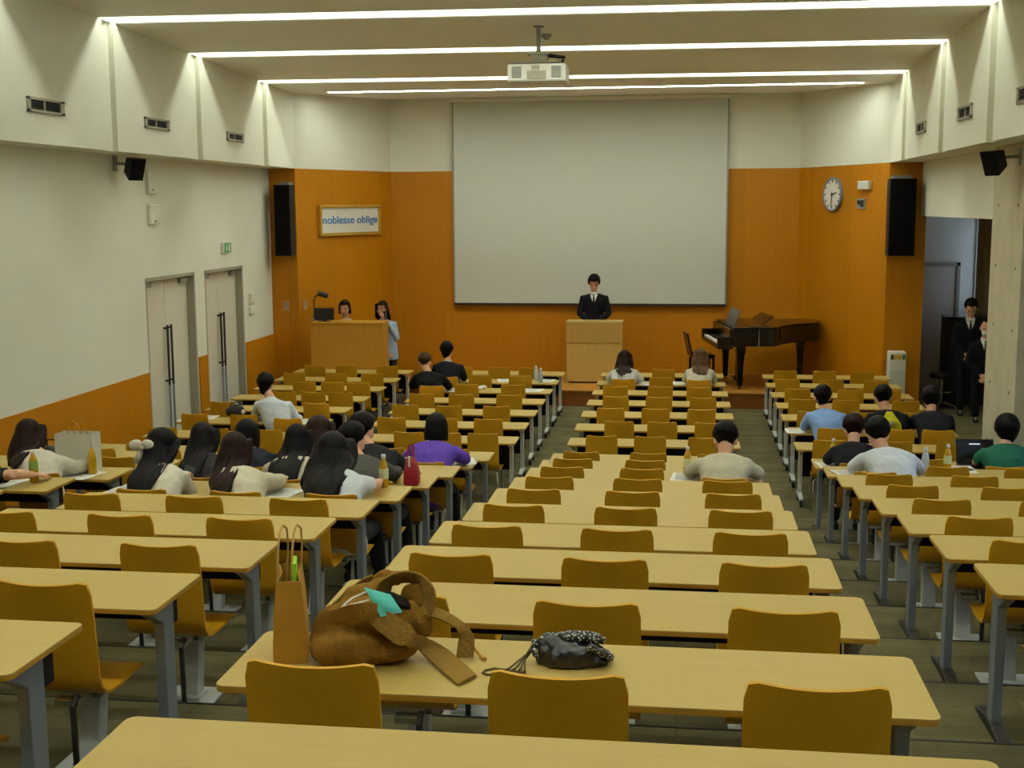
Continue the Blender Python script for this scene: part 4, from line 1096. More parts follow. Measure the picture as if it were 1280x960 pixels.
# small bracket speakers
for (u, v, X, sgn, lab) in ((167, 209, X_LOW, 1, 'small black bracket speaker on the white wall above the doors'), (1244, 201, X_LOWR-.1, -1, 'small black bracket speaker on the concrete pillar')):
    p = atX(u, v, X+sgn*.30); t = empty('bracket_speaker', p); tag(t, lab, 'loudspeaker', 'small bracket speakers')
    q = MB()
    d = Vector((sgn*.75, -.5, -.35)).normalized(); up = Vector((0,0,1)); up = (up-d*up.dot(d)).normalized(); sd = d.cross(up)
    def rc(c, w, h): return [c+sd*(-w)+up*(-h), c+sd*w+up*(-h), c+sd*w+up*h, c+sd*(-w)+up*h]
    q.rings([rc(d*-.10, .075, .10), rc(d*.10, .11, .155)]); q.build('cabinet', 'black', t, bevel=.01)
    q = MB(); q.rings([rc(d*.101, .10, .145), rc(d*.108, .10, .145)]); q.build('grille', 'grille', t)
    q = MB(); q.tube([d*-.09, Vector((-sgn*.20, .08, .05)), Vector((-sgn*.30, .08, .05))], .02, 8); q.box(*(sorted((-sgn*.30, -sgn*.285))), .02, .14, -.05, .15); q.build('bracket', 'plastic_g', t)

# air vents on the upper side walls
for (u0, u1, v0, v1, X, lab) in ((33, 78, 122, 144, X_IN, 'grey slotted air vent, nearest on the left upper wall'), (180, 210, 147, 163, X_IN, 'grey slotted air vent, middle one on the left upper wall'), (283, 303, 165, 178, X_IN, 'grey slotted air vent, farthest on the left upper wall'),
        (1274, 1297, 105, 128, X_INR, 'grey air vent at the right edge of the upper wall'), (1199, 1216, 131, 150, X_INR, 'grey air vent, middle one on the upper wall above the pillar side'), (1147, 1158, 152, 167, X_INR, 'grey air vent on the upper wall nearest the clock')):
    a = atX(u0, (v0+v1)/2, X); b = atX(u1, (v0+v1)/2, X); s = 1 if X == X_IN else -1
    yc = (a.y+b.y)/2; hy = abs(b.y-a.y)/2; zc = (a.z+b.z)/2; hz = .5*(v1-v0)*yc/FPX*.86
    t = empty('air_vent', (X, yc, zc)); tag(t, lab, 'air vent', 'air vents on the upper walls')
    def bx(m, x0, x1, *r): m.box(min(s*x0, s*x1), max(s*x0, s*x1), *r)
    q = MB(); bx(q, 0, .03, -hy, hy, hz-.03, hz); bx(q, 0, .03, -hy, hy, -hz, -hz+.03); bx(q, 0, .03, -hy, -hy+.05, -hz, hz); bx(q, 0, .03, hy-.09, hy, -hz, hz); bx(q, 0, .025, -.06, -.03, -hz, hz); q.build('frame', 'ventgrey', t, bevel=.003)
    q = MB(); bx(q, 0, .006, -hy+.03, hy-.03, -hz+.02, hz-.02); q.build('opening', 'ventdark', t)
    q = MB()
    for kk in range(3): zz = -hz+.05+kk*(2*hz-.10)/2; bx(q, .006, .02, -hy+.05, hy-.08, zz-.004, zz+.004)
    q.build('louvre', 'black', t)

# small boxes on the white wall
for (u, v, w_, h_, lab, mat) in ((186.5, 227, .13, .17, 'white wall sensor box, upper of two beside the bracket speaker', 'plastic_w'), (190, 268, .16, .14, 'white wall sensor box, lower of two above the doors', 'plastic_w'),
        (313, 373, .10, .09, 'white switch plate beside the second door, upper of two', 'plastic_w'), (313, 388, .08, .07, 'white switch plate beside the second door, lower of two', 'plastic_w')):
    p = atX(u, v, X_LOW); t = empty('wall_box', p); tag(t, lab, 'wall box')
    q = MB(); q.box(0, .05, -w_, w_, -h_, h_); q.build('cover', 'paint', t, bevel=.012)
    q = MB(); q.box(.05, .053, -w_*.25, w_*.25, -h_*.8, -h_*.6); q.build('button', 'ventgrey', t, bevel=.001)
p = atX(281, 309.5, X_LOW); t = empty('exit_sign', p); tag(t, 'small pale green exit sign on the white wall above the doors', 'exit sign')
q = MB(); q.box(0, .05, -.17, .17, -.09, .09); q.build('housing', 'plastic_w', t, bevel=.006)
q = MB(); q.box(.05, .054, -.155, .155, -.078, .078); q.build('face', 'green_sign', t)
q = MB(); q.tube([(.058,-.05,.045),(.058,-.049,.0455)], .016, 8); q.box(.055,.058,-.07,-.03,-.05,.03); q.box(.055,.058,.03,.10,-.06,.05); q.build('running_figure', 'plastic_w', t)
for (u, v, lab) in ((358, 382, 'pale switch plate on the wood wall under the tall speaker'), (381, 381, 'pale switch plate on the angled wood panel behind the monitor')):
    if u < 368: p = atY(u, v, Y_RET); rz = 0
    else: p = atPlane(u, v, PL_P, PL_N); rz = ZL
    t = empty('switch_plate', p, rz); tag(t, lab, 'switch plate')
    q = MB(); q.box(-.06, .06, -.015, 0, -.09, .09); q.build('plate', plain('tan_plate', '#b58a55', .5), t, bevel=.004)
    q = MB(); q.box(-.025, .025, -.022, -.014, -.045, .045); q.build('rocker', 'plastic_g', t, bevel=.003)

# projector on its ceiling pole
py = 15.85
a = atY(634, 80, py); b = atY(707, 101, py)
pxc = (a.x+b.x)/2; ph_ = (a.z-b.z); pw_ = (b.x-a.x)/2
t = empty('projector', (pxc, py, b.z)); tag(t, 'white projector hanging from a ceiling pole in front of the screen', 'projector')
q = MB(); q.box(-pw_, pw_, 0, .52, .0, ph_); q.build('body', 'plastic_w', t, bevel=.02)
for s in (-1, 1):
    q = MB(); q.box(s*pw_*.68-.06, s*pw_*.68+.06, -.008, .003, ph_*.22, ph_*.85); q.build('fan_grille', 'plastic_g', t, bevel=.004)
q = MB(); q.box(-.12, .12, -.006, .003, .03, ph_*.6); q.box(-.06, .04, -.008, .003, ph_*.66, ph_*.9); q.build('connector_panel', 'ventgrey', t)
q = MB(); q.tube([(.12, .50, ph_*.5), (.12, .60, ph_*.5)], [.065, .06], 16); q.build('lens', 'black', t, smooth=True)
cz = ceil_z(py)-b.z
q = MB(); q.box(-.34, .30, .08, .44, ph_+.015, ph_+.035); q.box(-.09, .12, .14, .36, ph_+.035, ph_+.13); q.box(-.14, .18, .12, .38, ph_+.13, ph_+.15)
for xx in (-.28, .24):
    for yy in (.12, .40): q.tube([(xx,yy,ph_-.01),(xx,yy,ph_+.03)], .012, 8)
q.build('mount_plate', 'ventgrey', t, bevel=.004)
q = MB(); q.tube([(0, .25, ph_+.14), (0, .25, cz)], .028, 14); q.lathe([(.07, cz-.02), (.07, cz)], (0, .25, 0)); q.build('ceiling_pole', 'plastic_g', t, smooth=True)
q = MB(); q.tube([(.16, .30, ph_+.03), (.30, .30, ph_+.05), (.33, .32, ph_+.10), (.10, .30, ph_+.13)], .022, 8); q.build('cable', 'black', t, smooth=True)
p = atZ(683, 37, ceil_z(14.9)); t = empty('smoke_detector', (p.x, p.y, ceil_z(p.y))); tag(t, 'small round ceiling detector near the projector pole', 'smoke detector')
q = MB(); q.lathe([(.07, 0), (.075, -.02), (.06, -.045)]); q.build('base', 'ventgrey', t, smooth=True)
q = MB(); q.lathe([(.045, -.045), (.03, -.07)]); q.build('sensor_head', 'plastic_g', t, smooth=True)

# white floor unit by the alcove
ya = Y_RET-.42; a = atY(1112, 440, ya); b = atY(1133, 440, ya)
t = empty('air_purifier', ((a.x+b.x)/2, ya, 0)); tag(t, 'upright white floor unit with stickers, beside the alcove opening', 'air purifier')
w_ = (b.x-a.x)/2; h_ = a.z
q = MB(); q.box(-w_, w_, 0, .26, .02, h_); q.build('housing', 'plastic_w', t, bevel=.015)
q = MB(); q.box(-w_+.02, w_-.02, -.006, .002, .06, h_*.72); q.build('front_panel', 'screen', t, bevel=.003)
q = MB(); q.box(-w_+.01, w_-.01, .02, .24, 0, .03); q.build('foot', 'plastic_g', t)
for x, c_ in ((-.09, '#4a3a22'), (-.03, '#c9a022'), (.03, '#c9a022'), (.10, '#3f6a48')):
    q = MB(); q.box(x-.025, x+.025, -.003, .002, h_-.13, h_-.05); q.build('sticker', cloth(c_), t)
# alcove: dark upright cabinet and stool
ya = 23.3; a = atY(1184, 396, ya)
t = empty('cabinet', (5.13, ya, 0)); tag(t, 'black upright cabinet in the alcove behind the two people in suits', 'cabinet')
hw_ = 5.13-a.x
q = MB(); q.box(-hw_, hw_, 0, .5, .06, a.z-.03); q.build('body', 'black', t, bevel=.01)
q = MB(); q.box(-hw_-.02, hw_+.02, -.02, .52, a.z-.03, a.z); q.build('top', 'gloss', t, bevel=.006)
q = MB(); q.box(-hw_+.02, -.005, -.015, 0, .1, a.z-.06); q.box(.005, hw_-.02, -.015, 0, .1, a.z-.06); d_ = q.build('door', 'black', t, bevel=.004)
q = MB(); q.box(-.05, -.03, -.03, -.015, .8, 1.0); q.box(.03, .05, -.03, -.015, .8, 1.0); q.build('handle', 'chrome', d_)
q = MB(); q.box(-hw_+.02, hw_-.02, .02, .48, 0, .06); q.build('plinth', 'black', t)
p = atZ(1177, 488, .0); t = empty('office_chair', (4.62, 22.9, 0), .6); tag(t, 'black swivel stool with chrome base in the alcove', 'stool')
q = MB(); q.lathe([(.0,.55),(.19,.55),(.21,.58),(.20,.63),(.0,.64)]); q.build('seat', 'black', t, smooth=True)
q = MB(); q.tube([(0,0,.10),(0,0,.55)], .025, 12); q.build('post', 'chrome', t, smooth=True)
q = MB()
for kk in range(5):
    an_ = 2*PI*kk/5; q.tube([(0,0,.11),(.26*math.cos(an_),.26*math.sin(an_),.07)], [.022,.014], 8); q.tube([(.26*math.cos(an_)-.012,.26*math.sin(an_),.03),(.26*math.cos(an_)+.012,.26*math.sin(an_),.03)], .03, 10)
q.build('star_base', 'chrome', t, smooth=True)
q = MB(); q.lathe([(.17,.30),(.185,.30),(.185,.32),(.17,.32)]); q.build('foot_ring', 'chrome', t, smooth=True)
# ------------------------------------------------------------------ things on the desks
def desk_z(kind, k): return DH + (0.0 if kind == 'f' else row_floor(k))
def bottle(u, v, kind, k, label, style):
    p = atZ(u, v, desk_z(kind, k)) + Vector((0,0,.002)); t = empty('drink_bottle', p, random.uniform(0, 6)); K = PS
    tag(t, label, 'bottle', 'drink bottles on the desks')
    prof = [(.0,.0),(.028,.0),(.031,.006),(.031,.12),(.030,.135),(.026,.158),(.015,.185),(.0125,.19),(.0125,.205)]
    full = .62 if style in ('half', 'green') else .95
    q = MB(); q.lathe([(r*K, z*K) for r, z in prof] + [(0, .205*K)], n=20)
    q.build('bottle_body', {'clear': 'clearb'}.get(style, 'tea'), t, smooth=40)
    z0, z1 = ((.085,.15) if style == 'green' else (.06,.13))
    if style != 'plain':
        q = MB(); q.lathe([(.0318*K, z0*K), (.0318*K, min(z1,.135)*K), (.029*K if z1 > .14 else .0318*K, z1*K)], n=20); q.build('paper_label', {'clear': 'clearb', 'green': 'label_g'}.get(style, 'label_y'), t, smooth=40)
    if style != 'plain':
        q = MB(); q.lathe([(0,.200*K),(.0155*K,.200*K),(.0155*K,.222*K),(0,.223*K)], n=16); q.build('screw_cap', 'cap', t, smooth=40)
    return t
bottle(43, 602, 't', 6, 'tea bottle with green label and white cap, at the left edge of the view', 'green')
bottle(116, 593, 't', 7, 'amber tea bottle without cap in front of the white paper bag', 'plain')
bottle(480, 609, 't', 6, 'tea bottle beside the arm of the woman in white', 'half')
bottle(859, 593, 't', 8, 'tea bottle left of the person in beige', 'tea')
bottle(1041, 578, 't', 10, 'tea bottle left of the person in the black shirt', 'tea')
bottle(1184, 588, 't', 9, 'short tea bottle with white cap near the laptop', 'half')
bottle(1156, 592, 't', 9, 'clear water bottle at the elbow of the person in white', 'clear')
bottle(670, 476, 'f', 6, 'tall clear bottle on a desk near the lectern, rear of the two', 'clear')
bottle(676, 479, 'f', 6, 'clear bottle on a desk near the lectern, front of the two', 'clear')

def sheet(u, v, kind, k, label, w=.21, d=.297, rot=0.0, n=1):
    p = atZ(u, v, desk_z(kind, k)); t = empty('paper_sheet', p + Vector((0, 0, .001)), rot); w *= PS; d *= PS
    tag(t, label, 'paper', 'papers on the desks')
    q = MB(); NX, NY = 6, 6; vs = []; fs = []
    for lay, off in ((0, .002), (1, 0.0)):
        for j in range(NY+1):
            for i in range(NX+1):
                x = -w/2+w*i/NX; y = -d/2+d*j/NY
                vs.append((x, y, off + .004*(abs(i/NX-.5)*2)**3*math.sin(j+1.3)**2))
    o = (NX+1)*(NY+1)
    for j in range(NY):
        for i in range(NX):
            a = j*(NX+1)+i; fs.append((a, a+1, a+NX+2, a+NX+1)); fs.append((o+a, o+a+NX+1, o+a+NX+2, o+a+1))
    q.add(vs, fs); q.build('sheet', 'paper', t, smooth='all')
    q = MB()
    for j in range(9): q.box(-w*.36, w*(.36 - .1*((j*7) % 3)), d*(.36-.085*j)-.0035, d*(.36-.085*j)+.0035, .0068, .0072)
    q.build('printed_lines', 'plastic_g', t)
    return t
SH = [(631,475.5,'f',6,'white sheet on the sixth-column desk near the lectern, left of the clear bottles'),(684,476,'f',6,'white sheet at the aisle end next to the clear bottles'),(665,488,'f',5,'white sheet on the aisle end behind the clear bottles'),
 (567,488,'f',5,'white sheet right of the person in black with cropped hair'),(494,577,'t',8,'white sheet behind the red bag'),(579,577,'t',9,'white sheet at the right elbow of the woman in purple'),
 (352,617,'t',6,'white sheet between the brown-haired and the black-haired woman'),(158,613,'t',6,'white sheet left of the woman with the hair bow'),(6,604,'t',6,'white sheet beside the bare forearm'),
 (98,594,'t',7,'white sheet in front of the white paper bag'),(236,524,'f',2,'pale sheet on the desk left of the black bag by the doors'),(260,522,'f',2,'white sheet next to the black bag by the doors'),(380,527,'f',2,'white sheet right of the person in white by the doors'),
 (808,480,'f',6,'white sheet right of the woman with the shoulder strap'),(850,479,'f',6,'white sheet left of the woman in cream near the piano'),(856,597,'t',8,'white sheet under the tea bottle of the person in beige'),
 (994,539,'f',2,'white sheet at the left elbow of the person in light blue'),(1060,592,'t',9,'white sheet left of the slumped person in white'),(1037,582,'t',10,'white sheet next to the bottle of the person in black'),
 (1202,587,'t',9,'white sheet in front of the laptop'),(1176,539,'f',2,'white sheet right of the person in the black jumper')]
for i, (u, v, kd, k, lab) in enumerate(SH): sheet(u, v, kd, k, lab, rot=random.uniform(-.3, .3), w=.21 if i not in (2, 9) else .30)

# crumpled wrapping and pouch near the stage
p = atZ(592, 487, desk_z('f', 5))
q = MB()
for i in range(9): q.ball((random.uniform(-.2,.2), random.uniform(-.08,.08), .03), (random.uniform(.05,.10), .05, random.uniform(.025,.045)), 10, 8)
o = bpy.data.objects.new('plastic_bag', bake(q, 'plastic_bag', plain('thin_white_plastic', '#d9d2cc', .4), .014, 2, .012, 16, 4)); COL.objects.link(o); o.location = p
tag(o, 'crumpled white plastic bag spread on a desk near the stage', 'plastic bag')
for v_ in o.data.vertices: v_.co.z = max(v_.co.z, .001)

def paper_bag(u0, u1, vb, vt, kind, k, label, mat, depth, hmat, hv, rz=0.0, loops=2, side=False):
    zt = desk_z(kind, k); p = atZ((u0+u1)/2, vb, zt); Y = p.y
    w = (atY(u1, vb, Y).x-atY(u0, vb, Y).x)/2; h = atY((u0+u1)/2, vt, Y).z - zt; hh = atY((u0+u1)/2, hv, Y).z - zt
    t = empty('paper_bag', (p.x, p.y+depth/2+.01, zt+.001), rz); tag(t, label, 'paper bag', 'paper carrier bags on the desks')
    return t, w, h, hh
def bag_shell(t, w, d, h, mat, tw=.85, td=1.0, fold=.03):
    """open-topped carrier with creased gussets"""
    q = MB(); th = .003
    def ring(z, f, g, cr, o=0): a, b = w*f-o, d*g-o; return [(-a,-b,z),(a,-b,z),(a-cr,0,z),(a,b,z),(-a,b,z),(-a+cr,0,z)]
    q.rings([ring(0,1,1,.0), ring(h*.25,1,1,.004), ring(h*.7,(1+tw)/2,td,fold*.6), ring(h,tw,td,fold), ring(h,tw,td,fold,th), ring(h*.7,(1+tw)/2,td,fold*.6,th), ring(.004,1,1,0,th)])
    return q.build('bag_body', mat, t)
t, w, h, hh = paper_bag(69, 117, 592, 543, 't', 7, 'white paper carrier bag with twine handles on the desk by the wall', 'paper', .16, 'kraft', 522)
bag_shell(t, w, .075, h, plain('greyish_white_paper', '#cbc5b2', .8, var=.03), .98)
q = MB()
for y in (-.06, .06): q.tube([(-.06,y,h-.05),(-.06,y,h),(-.045,y,h+.07),(-.01,y,h+.105),(.02,y,h+.10),(.05,y,h+.06),(.06,y,h),(.06,y,h-.05)], .005, 6)
q.build('twine_handle', 'kraft', t, smooth=True)
t, w, h, hh = paper_bag(331, 372, 832, 729, 't', 1, 'tall narrow brown paper carrier bag beside the backpack', 'kraft', .20, 'kraft', 668, .27)
bag_shell(t, w, .10, h, 'kraft', .70, 1.0, .012)
hl_ = hh-h
for sx in (-1, 1):
    x = sx*.022; q = MB()
    q.tube([(x-.012,-.055,h-.05),(x-.012,-.055,h+.005),(x-.010,-.05,h+hl_*.5),(x-.004,-.03,h+hl_*.88),(x+.006,.0,h+hl_),(x+.016,.03,h+hl_*.88),(x+.018,.05,h+hl_*.5),(x+.012,.055,h+.005),(x+.012,.055,h-.05)], .0035, 6)
    q.build('twine_handle', plain('tan_twine', '#b98d4c', .8) if sx < 0 else bpy.data.materials['tan_twine'], t, smooth=True)
q = MB(); q.box(.010,.024,-.06,.03,h-.10,h+.045); q.build('green_card', plain('bright_green_card', '#8fc21a', .6), t)

# backpack lying open on the second row
zt = desk_z('t', 1); YB = 3.66
def bp(u, v, dy=0.0): return atY(u, v, YB+dy)
canvas = plain('brown_canvas', '#7c591f', .9, var=.08, scale=20, bump=.4, bscale=60, spec=.1)
canvas_d = plain('brown_canvas_strap', '#86672e', .9, var=.08, scale=20, bump=.4, bscale=90, spec=.1)
root = empty('backpack', Vector((bp(455, 815).x, YB, zt))); L0 = root.location.copy()
tag(root, 'brown canvas backpack slumped open on the desk, straps trailing', 'backpack')
q = MB()
def bb(u, v, dy, r, rot=None): q.ball(bp(u, v, dy)-L0, r, 20, 12, rot)
Rz = lambda a, ax='Y': Matrix.Rotation(a, 3, ax)
bb(440, 802, .0, (.135,.12,.075)); bb(420, 806, -.01, (.085,.10,.070)); bb(488, 806, .02, (.085,.09,.05)); bb(452, 775, .03, (.105,.10,.075), Rz(-.2)); bb(420, 783, .03, (.07,.09,.07))
bb(448, 752, .08, (.085,.05,.055), Rz(-.45)); bb(470, 738, .10, (.06,.035,.035), Rz(-.5)); bb(512, 770, .06, (.05,.06,.055)); bb(527, 778, .05, (.035,.05,.05)); bb(488, 780, -.045, (.085,.03,.035), Rz(.55))
for i in range(len(q.v)):
    x, y, z = q.v[i]; q.v[i] = (x, y, max(z, .003))
body_ = link('bag_body', bake(q, 'bag_body', canvas, .006, 3, .009, 13, 11), root)
q = MB(); q.ball(bp(498,750,.035)-L0, (.052,.03,.012), 14, 10, Rz(.5)); q.build('opening_shade', 'blackshelf', root, smooth='all')  # black lump put in as the shade inside the bag opening
def ribbon(name, pts, w, mat, th=.005, par=None):
    """flat strap along a smooth path; pts = (point, width direction), w = half widths"""
    W_ = w if isinstance(w, (list, tuple)) else [w]*len(pts)
    P = [(Vector(p), Vector(d).normalized(), ww) for (p, d), ww in zip(pts, W_)]; S = []
    for i in range(len(P)-1):
        a, b, c, d = P[max(i-1,0)], P[i], P[i+1], P[min(i+2,len(P)-1)]
        for s_ in range(6):
            u = s_/6; f = lambda q0, q1, q2, q3: .5*((q1*2)+(q2-q0)*u+(q0*2-q1*5+q2*4-q3)*u*u+(q1*3-q0-q2*3+q3)*u**3)
            S.append((f(a[0],b[0],c[0],d[0]), b[1].lerp(c[1], u).normalized(), b[2]+(c[2]-b[2])*u))
    S.append(P[-1]); rings = []
    for i, (p, wd, ww) in enumerate(S):
        tg = (S[min(i+1,len(S)-1)][0]-S[max(i-1,0)][0]).normalized(); n = tg.cross(wd).normalized()
        rings.append([p-wd*ww-n*th*.5, p-n*th, p+wd*ww-n*th*.5, p+wd*ww+n*th*.5, p+n*th, p-wd*ww+n*th*.5])
    q = MB(); q.rings(rings); return q.build(name, mat, par or root, smooth=50)
def tb(u, v, h=.007): return atZ(u, v, zt+h) - L0
arch = []
for a_, rr_ in ((178,40),(150,38),(120,33),(90,31),(60,31),(30,30),(0,27),(-30,25),(-60,22),(-85,20)):
    c_, s_ = math.cos(math.radians(a_)), math.sin(math.radians(a_))
    arch.append((bp(510+rr_*c_*.95, 752-rr_*s_, .07-.03*(a_ < 60))-L0, (c_*.75, -.55, s_*.8)))
ribbon('top_band', arch, [.010,.020,.026,.028,.030,.032,.032,.028,.022,.012], canvas_d, .006)
q = MB(); q.tube([bp(462,730,.13)-L0, bp(480,722,.13)-L0, bp(500,722,.12)-L0], [(.014,.02),(.022,.026),(.020,.024)], 14)
q.tube([bp(516,738,.10)-L0, bp(524,750,.09)-L0, bp(522,765,.07)-L0], [(.016,.02),(.024,.022),(.02,.02)], 14)
q.ball(bp(520,748,.085)-L0, (.052,.03,.052), 16, 12); q.ball(bp(527,752,.065)-L0, (.03,.02,.036), 14, 10)
link('top_fold', bake(q, 'top_fold', canvas, .0045, 2, .004, 28, 5), root)
ribbon('shoulder_strap', [(bp(462,766,-.075)-L0,(.5,.1,.8)), (bp(482,778,-.09)-L0,(.5,.25,.8)), (bp(503,792,-.09)-L0,(.5,.4,.75)), (bp(516,800,-.08)-L0,(.5,.5,.7)), (tb(530,806,.05),(.45,.8,.5)), (tb(552,822,.018),(.5,.85,.15)), (tb(574,841,.010),(.5,.85,0)), (tb(584,850,.008),(.5,.85,0))], [.02,.034,.038,.022,.026,.042,.046,.044], canvas_d, .006)
ribbon('carry_strap', [(bp(526,762,.05)-L0,(0,1,.3)), (bp(540,765,.04)-L0,(.1,1,.5)), (bp(555,770,.04)-L0,(.1,1,.5)), (bp(572,780,.05)-L0,(.1,1,.4)), (bp(582,792,.06)-L0,(1,.4,.2)), (bp(583,800,.06)-L0,(1,.3,0)), (tb(581,822,.006),(1,.2,0))], [.018,.02,.02,.02,.02,.026,.028], canvas_d, .005)
q = MB(); q.tube([bp(586,798,.07)-L0, tb(594,812,.02), tb(602,821,.006), tb(606,824,.006)], [.004,.004,.005,.007], 8); q.build('cord_tail', 'kraft', root, smooth=True)
ribbon('front_flap', [(bp(398,772,-.05)-L0,(.35,.1,1)), (bp(415,772,-.10)-L0,(.1,-.2,1)), (bp(440,768,-.115)-L0,(-.25,-.2,1)), (bp(462,762,-.10)-L0,(-.3,0,1)), (bp(478,760,-.07)-L0,(-.3,.3,1))], [.012,.026,.034,.022,.010], canvas, .004)
ribbon('side_flap', [(bp(398,774,.02)-L0,(.6,.3,.6)), (bp(420,752,.05)-L0,(.6,.3,.6)), (bp(445,732,.09)-L0,(.6,.3,.6)), (bp(462,724,.12)-L0,(.6,.3,.6))], [.012,.03,.03,.016], canvas_d, .004)
# face mask tucked into the bag opening
m0 = bp(477, 751, -.03); mk = empty('face_mask', m0); tag(mk, 'turquoise disposable face mask tucked in the open backpack', 'face mask')
q = MB(); vs = []; fs = []
c_ = [bp(455,734,-.045), bp(488,743,-.035), bp(503,765,-.055), bp(476,771,-.10)]
NN = 8
for lay in (0, 1):
    for j in range(NN+1):
        for i in range(NN+1):
            a_, b_ = i/NN, j/NN
            p = c_[0]*(1-a_)*(1-b_) + c_[1]*a_*(1-b_) + c_[2]*a_*b_ + c_[3]*(1-a_)*b_
            bulge = .022*math.sin(PI*a_)*math.sin(PI*b_) + .0025*math.sin(b_*PI*6)
            vs.append(p - m0 + Vector((0, -1, .5))*(bulge - .002*lay))
o_ = (NN+1)**2
for j in range(NN):
    for i in range(NN):
        a = j*(NN+1)+i; fs.append((a, a+1, a+NN+2, a+NN+1)); fs.append((o_+a, o_+a+NN+1, o_+a+NN+2, o_+a+1))
q.add(vs, fs); q.build('mask_cloth', plain('turquoise_nonwoven', '#4fb3a6', .8, var=.04), mk, smooth='all')
q = MB(); q.tube([bp(457,740,-.02)-m0, bp(440,748,-.06)-m0, bp(430,756,-.085)-m0, bp(427,759,-.09)-m0, bp(438,756,-.085)-m0, bp(462,750,-.05)-m0], .0028, 8)
q.build('ear_loop', 'plastic_w', mk, smooth=True)

# black drawstring pouch
c0 = atZ(713, 838, zt); YP = c0.y + .06
def pp(u, v, dy=0.0): return atY(u, v, YP+dy)
root = empty('drawstring_pouch', Vector((c0.x, YP, zt))); L0 = root.location.copy()
tag(root, 'shiny black drawstring pouch with speckled trim on the front desk', 'pouch')
q = MB(); q.ball(pp(708,822)-L0, (.095,.065,.062), 22, 14); q.ball(pp(700,832)-L0, (.075,.06,.04), 18, 10); q.ball(pp(735,818)-L0, (.07,.05,.035), 18, 10, Rz(.3)); q.ball(pp(690,812)-L0, (.05,.05,.05), 16, 10)
q.tube([pp(735,815)-L0, pp(752,820)-L0, pp(763,823)-L0], [.04,.026,.012], 12)
for i in range(len(q.v)):
    x, y, z = q.v[i]; q.v[i] = (x, y, max(z, .002))
link('pouch_body', bake(q, 'pouch_body', plain('black_satin', '#101013', .3, var=.1, bump=.5, bscale=25, spec=.6), .005, 3, .006, 26, 2), root)
m_, N_, L_, b_ = new_mat('speckled_trim')
tc_ = N_.new('ShaderNodeTexCoord'); vo = N_.new('ShaderNodeTexVoronoi'); vo.inputs['Scale'].default_value = 130; L_.new(tc_.outputs['Object'], vo.inputs['Vector'])
rp = N_.new('ShaderNodeValToRGB'); rp.color_ramp.elements[0].color = lin('#c8c8b8'); rp.color_ramp.elements[1].color = lin('#121212'); rp.color_ramp.elements[0].position = .28; rp.color_ramp.elements[1].position = .40
L_.new(vo.outputs['Distance'], rp.inputs['Fac']); L_.new(rp.outputs['Color'], b_.inputs['Base Color']); b_.inputs['Roughness'].default_value = .4
q = MB(); q.tube([pp(668,808,.0)-L0, pp(680,799,.0)-L0, pp(700,797,.01)-L0, pp(722,796,.01)-L0, pp(742,797,.01)-L0, pp(756,801,.01)-L0], [.010,.018,.019,.019,.019,.012], 12)
q.tube([pp(736,808,-.05)-L0, pp(750,815,-.045)-L0, pp(764,823,-.02)-L0, pp(762,828,-.01)-L0], [.012,.014,.012,.007], 10); q.tube([pp(668,800)-L0, pp(667,812,-.02)-L0, pp(670,822,-.04)-L0], [.012,.012,.006], 10)
link('gathered_trim', bake(q, 'gathered_trim', m_, .004, 2, .005, 60, 9), root)
def tb(u, v, h=.004): return atZ(u, v, zt+h) - L0
q = MB()
for i, (uu, vv) in enumerate(((640,838),(648,838),(654,839),(660,841))):
    q.tube([pp(666,806+i*2,-.01)-L0, pp(658-i*.5,818+i*2,-.02)-L0, tb(uu-4,vv-2,.012), tb(uu-12+i*3,vv,.004), tb(630+i*4,838+i*.6,.004), tb(622+i,838,.004)], .0032, 6)
q.tube([tb(630,837), tb(618,835.5), tb(606,838), tb(603,841), tb(610,843.5), tb(620,842.5), tb(630,838)], .0035, 6)
q.build('drawcord', plain('dark_cord', '#5a4a26', .8), root, smooth=True)

# red bag on the aisle-end desk
zt = desk_z('t', 7); p = atZ(513, 608, zt); Y = p.y + .06
root = empty('tote_bag', (p.x, Y, zt)); tag(root, 'dark red bag standing at the end of a desk behind the woman in purple', 'bag')
q = MB()
def r4(z, a, b, s=0): return [(-a+s,-b,z),(a+s,-b,z),(a+s,b,z),(-a+s,b,z)]
q.rings([r4(0,.058,.055), r4(.03,.062,.058), r4(.12,.058,.05,.0), r4(.20,.042,.03,-.004), r4(.235,.030,.012,-.006)]); o = q.build('bag_body', plain('dark_red_leather', '#8e1224', .4, var=.1, bump=.2), root, bevel=.012, segs=3, smooth=True)
q = MB()
for s in (-1, 1): q.tube([(-.028,s*.012,.22),(-.03,s*.014,.28),(-.012,s*.014,.335),(.008,s*.014,.335),(.018,s*.014,.28),(.016,s*.012,.22)], .006, 8)
q.build('bag_handle', plain('red_strap', '#9a1f33', .5), root, smooth=True)
q = MB(); q.box(-.016,.0,-.062,-.05,.16,.25); q.build('silver_tag', 'plastic_w', root, bevel=.003)

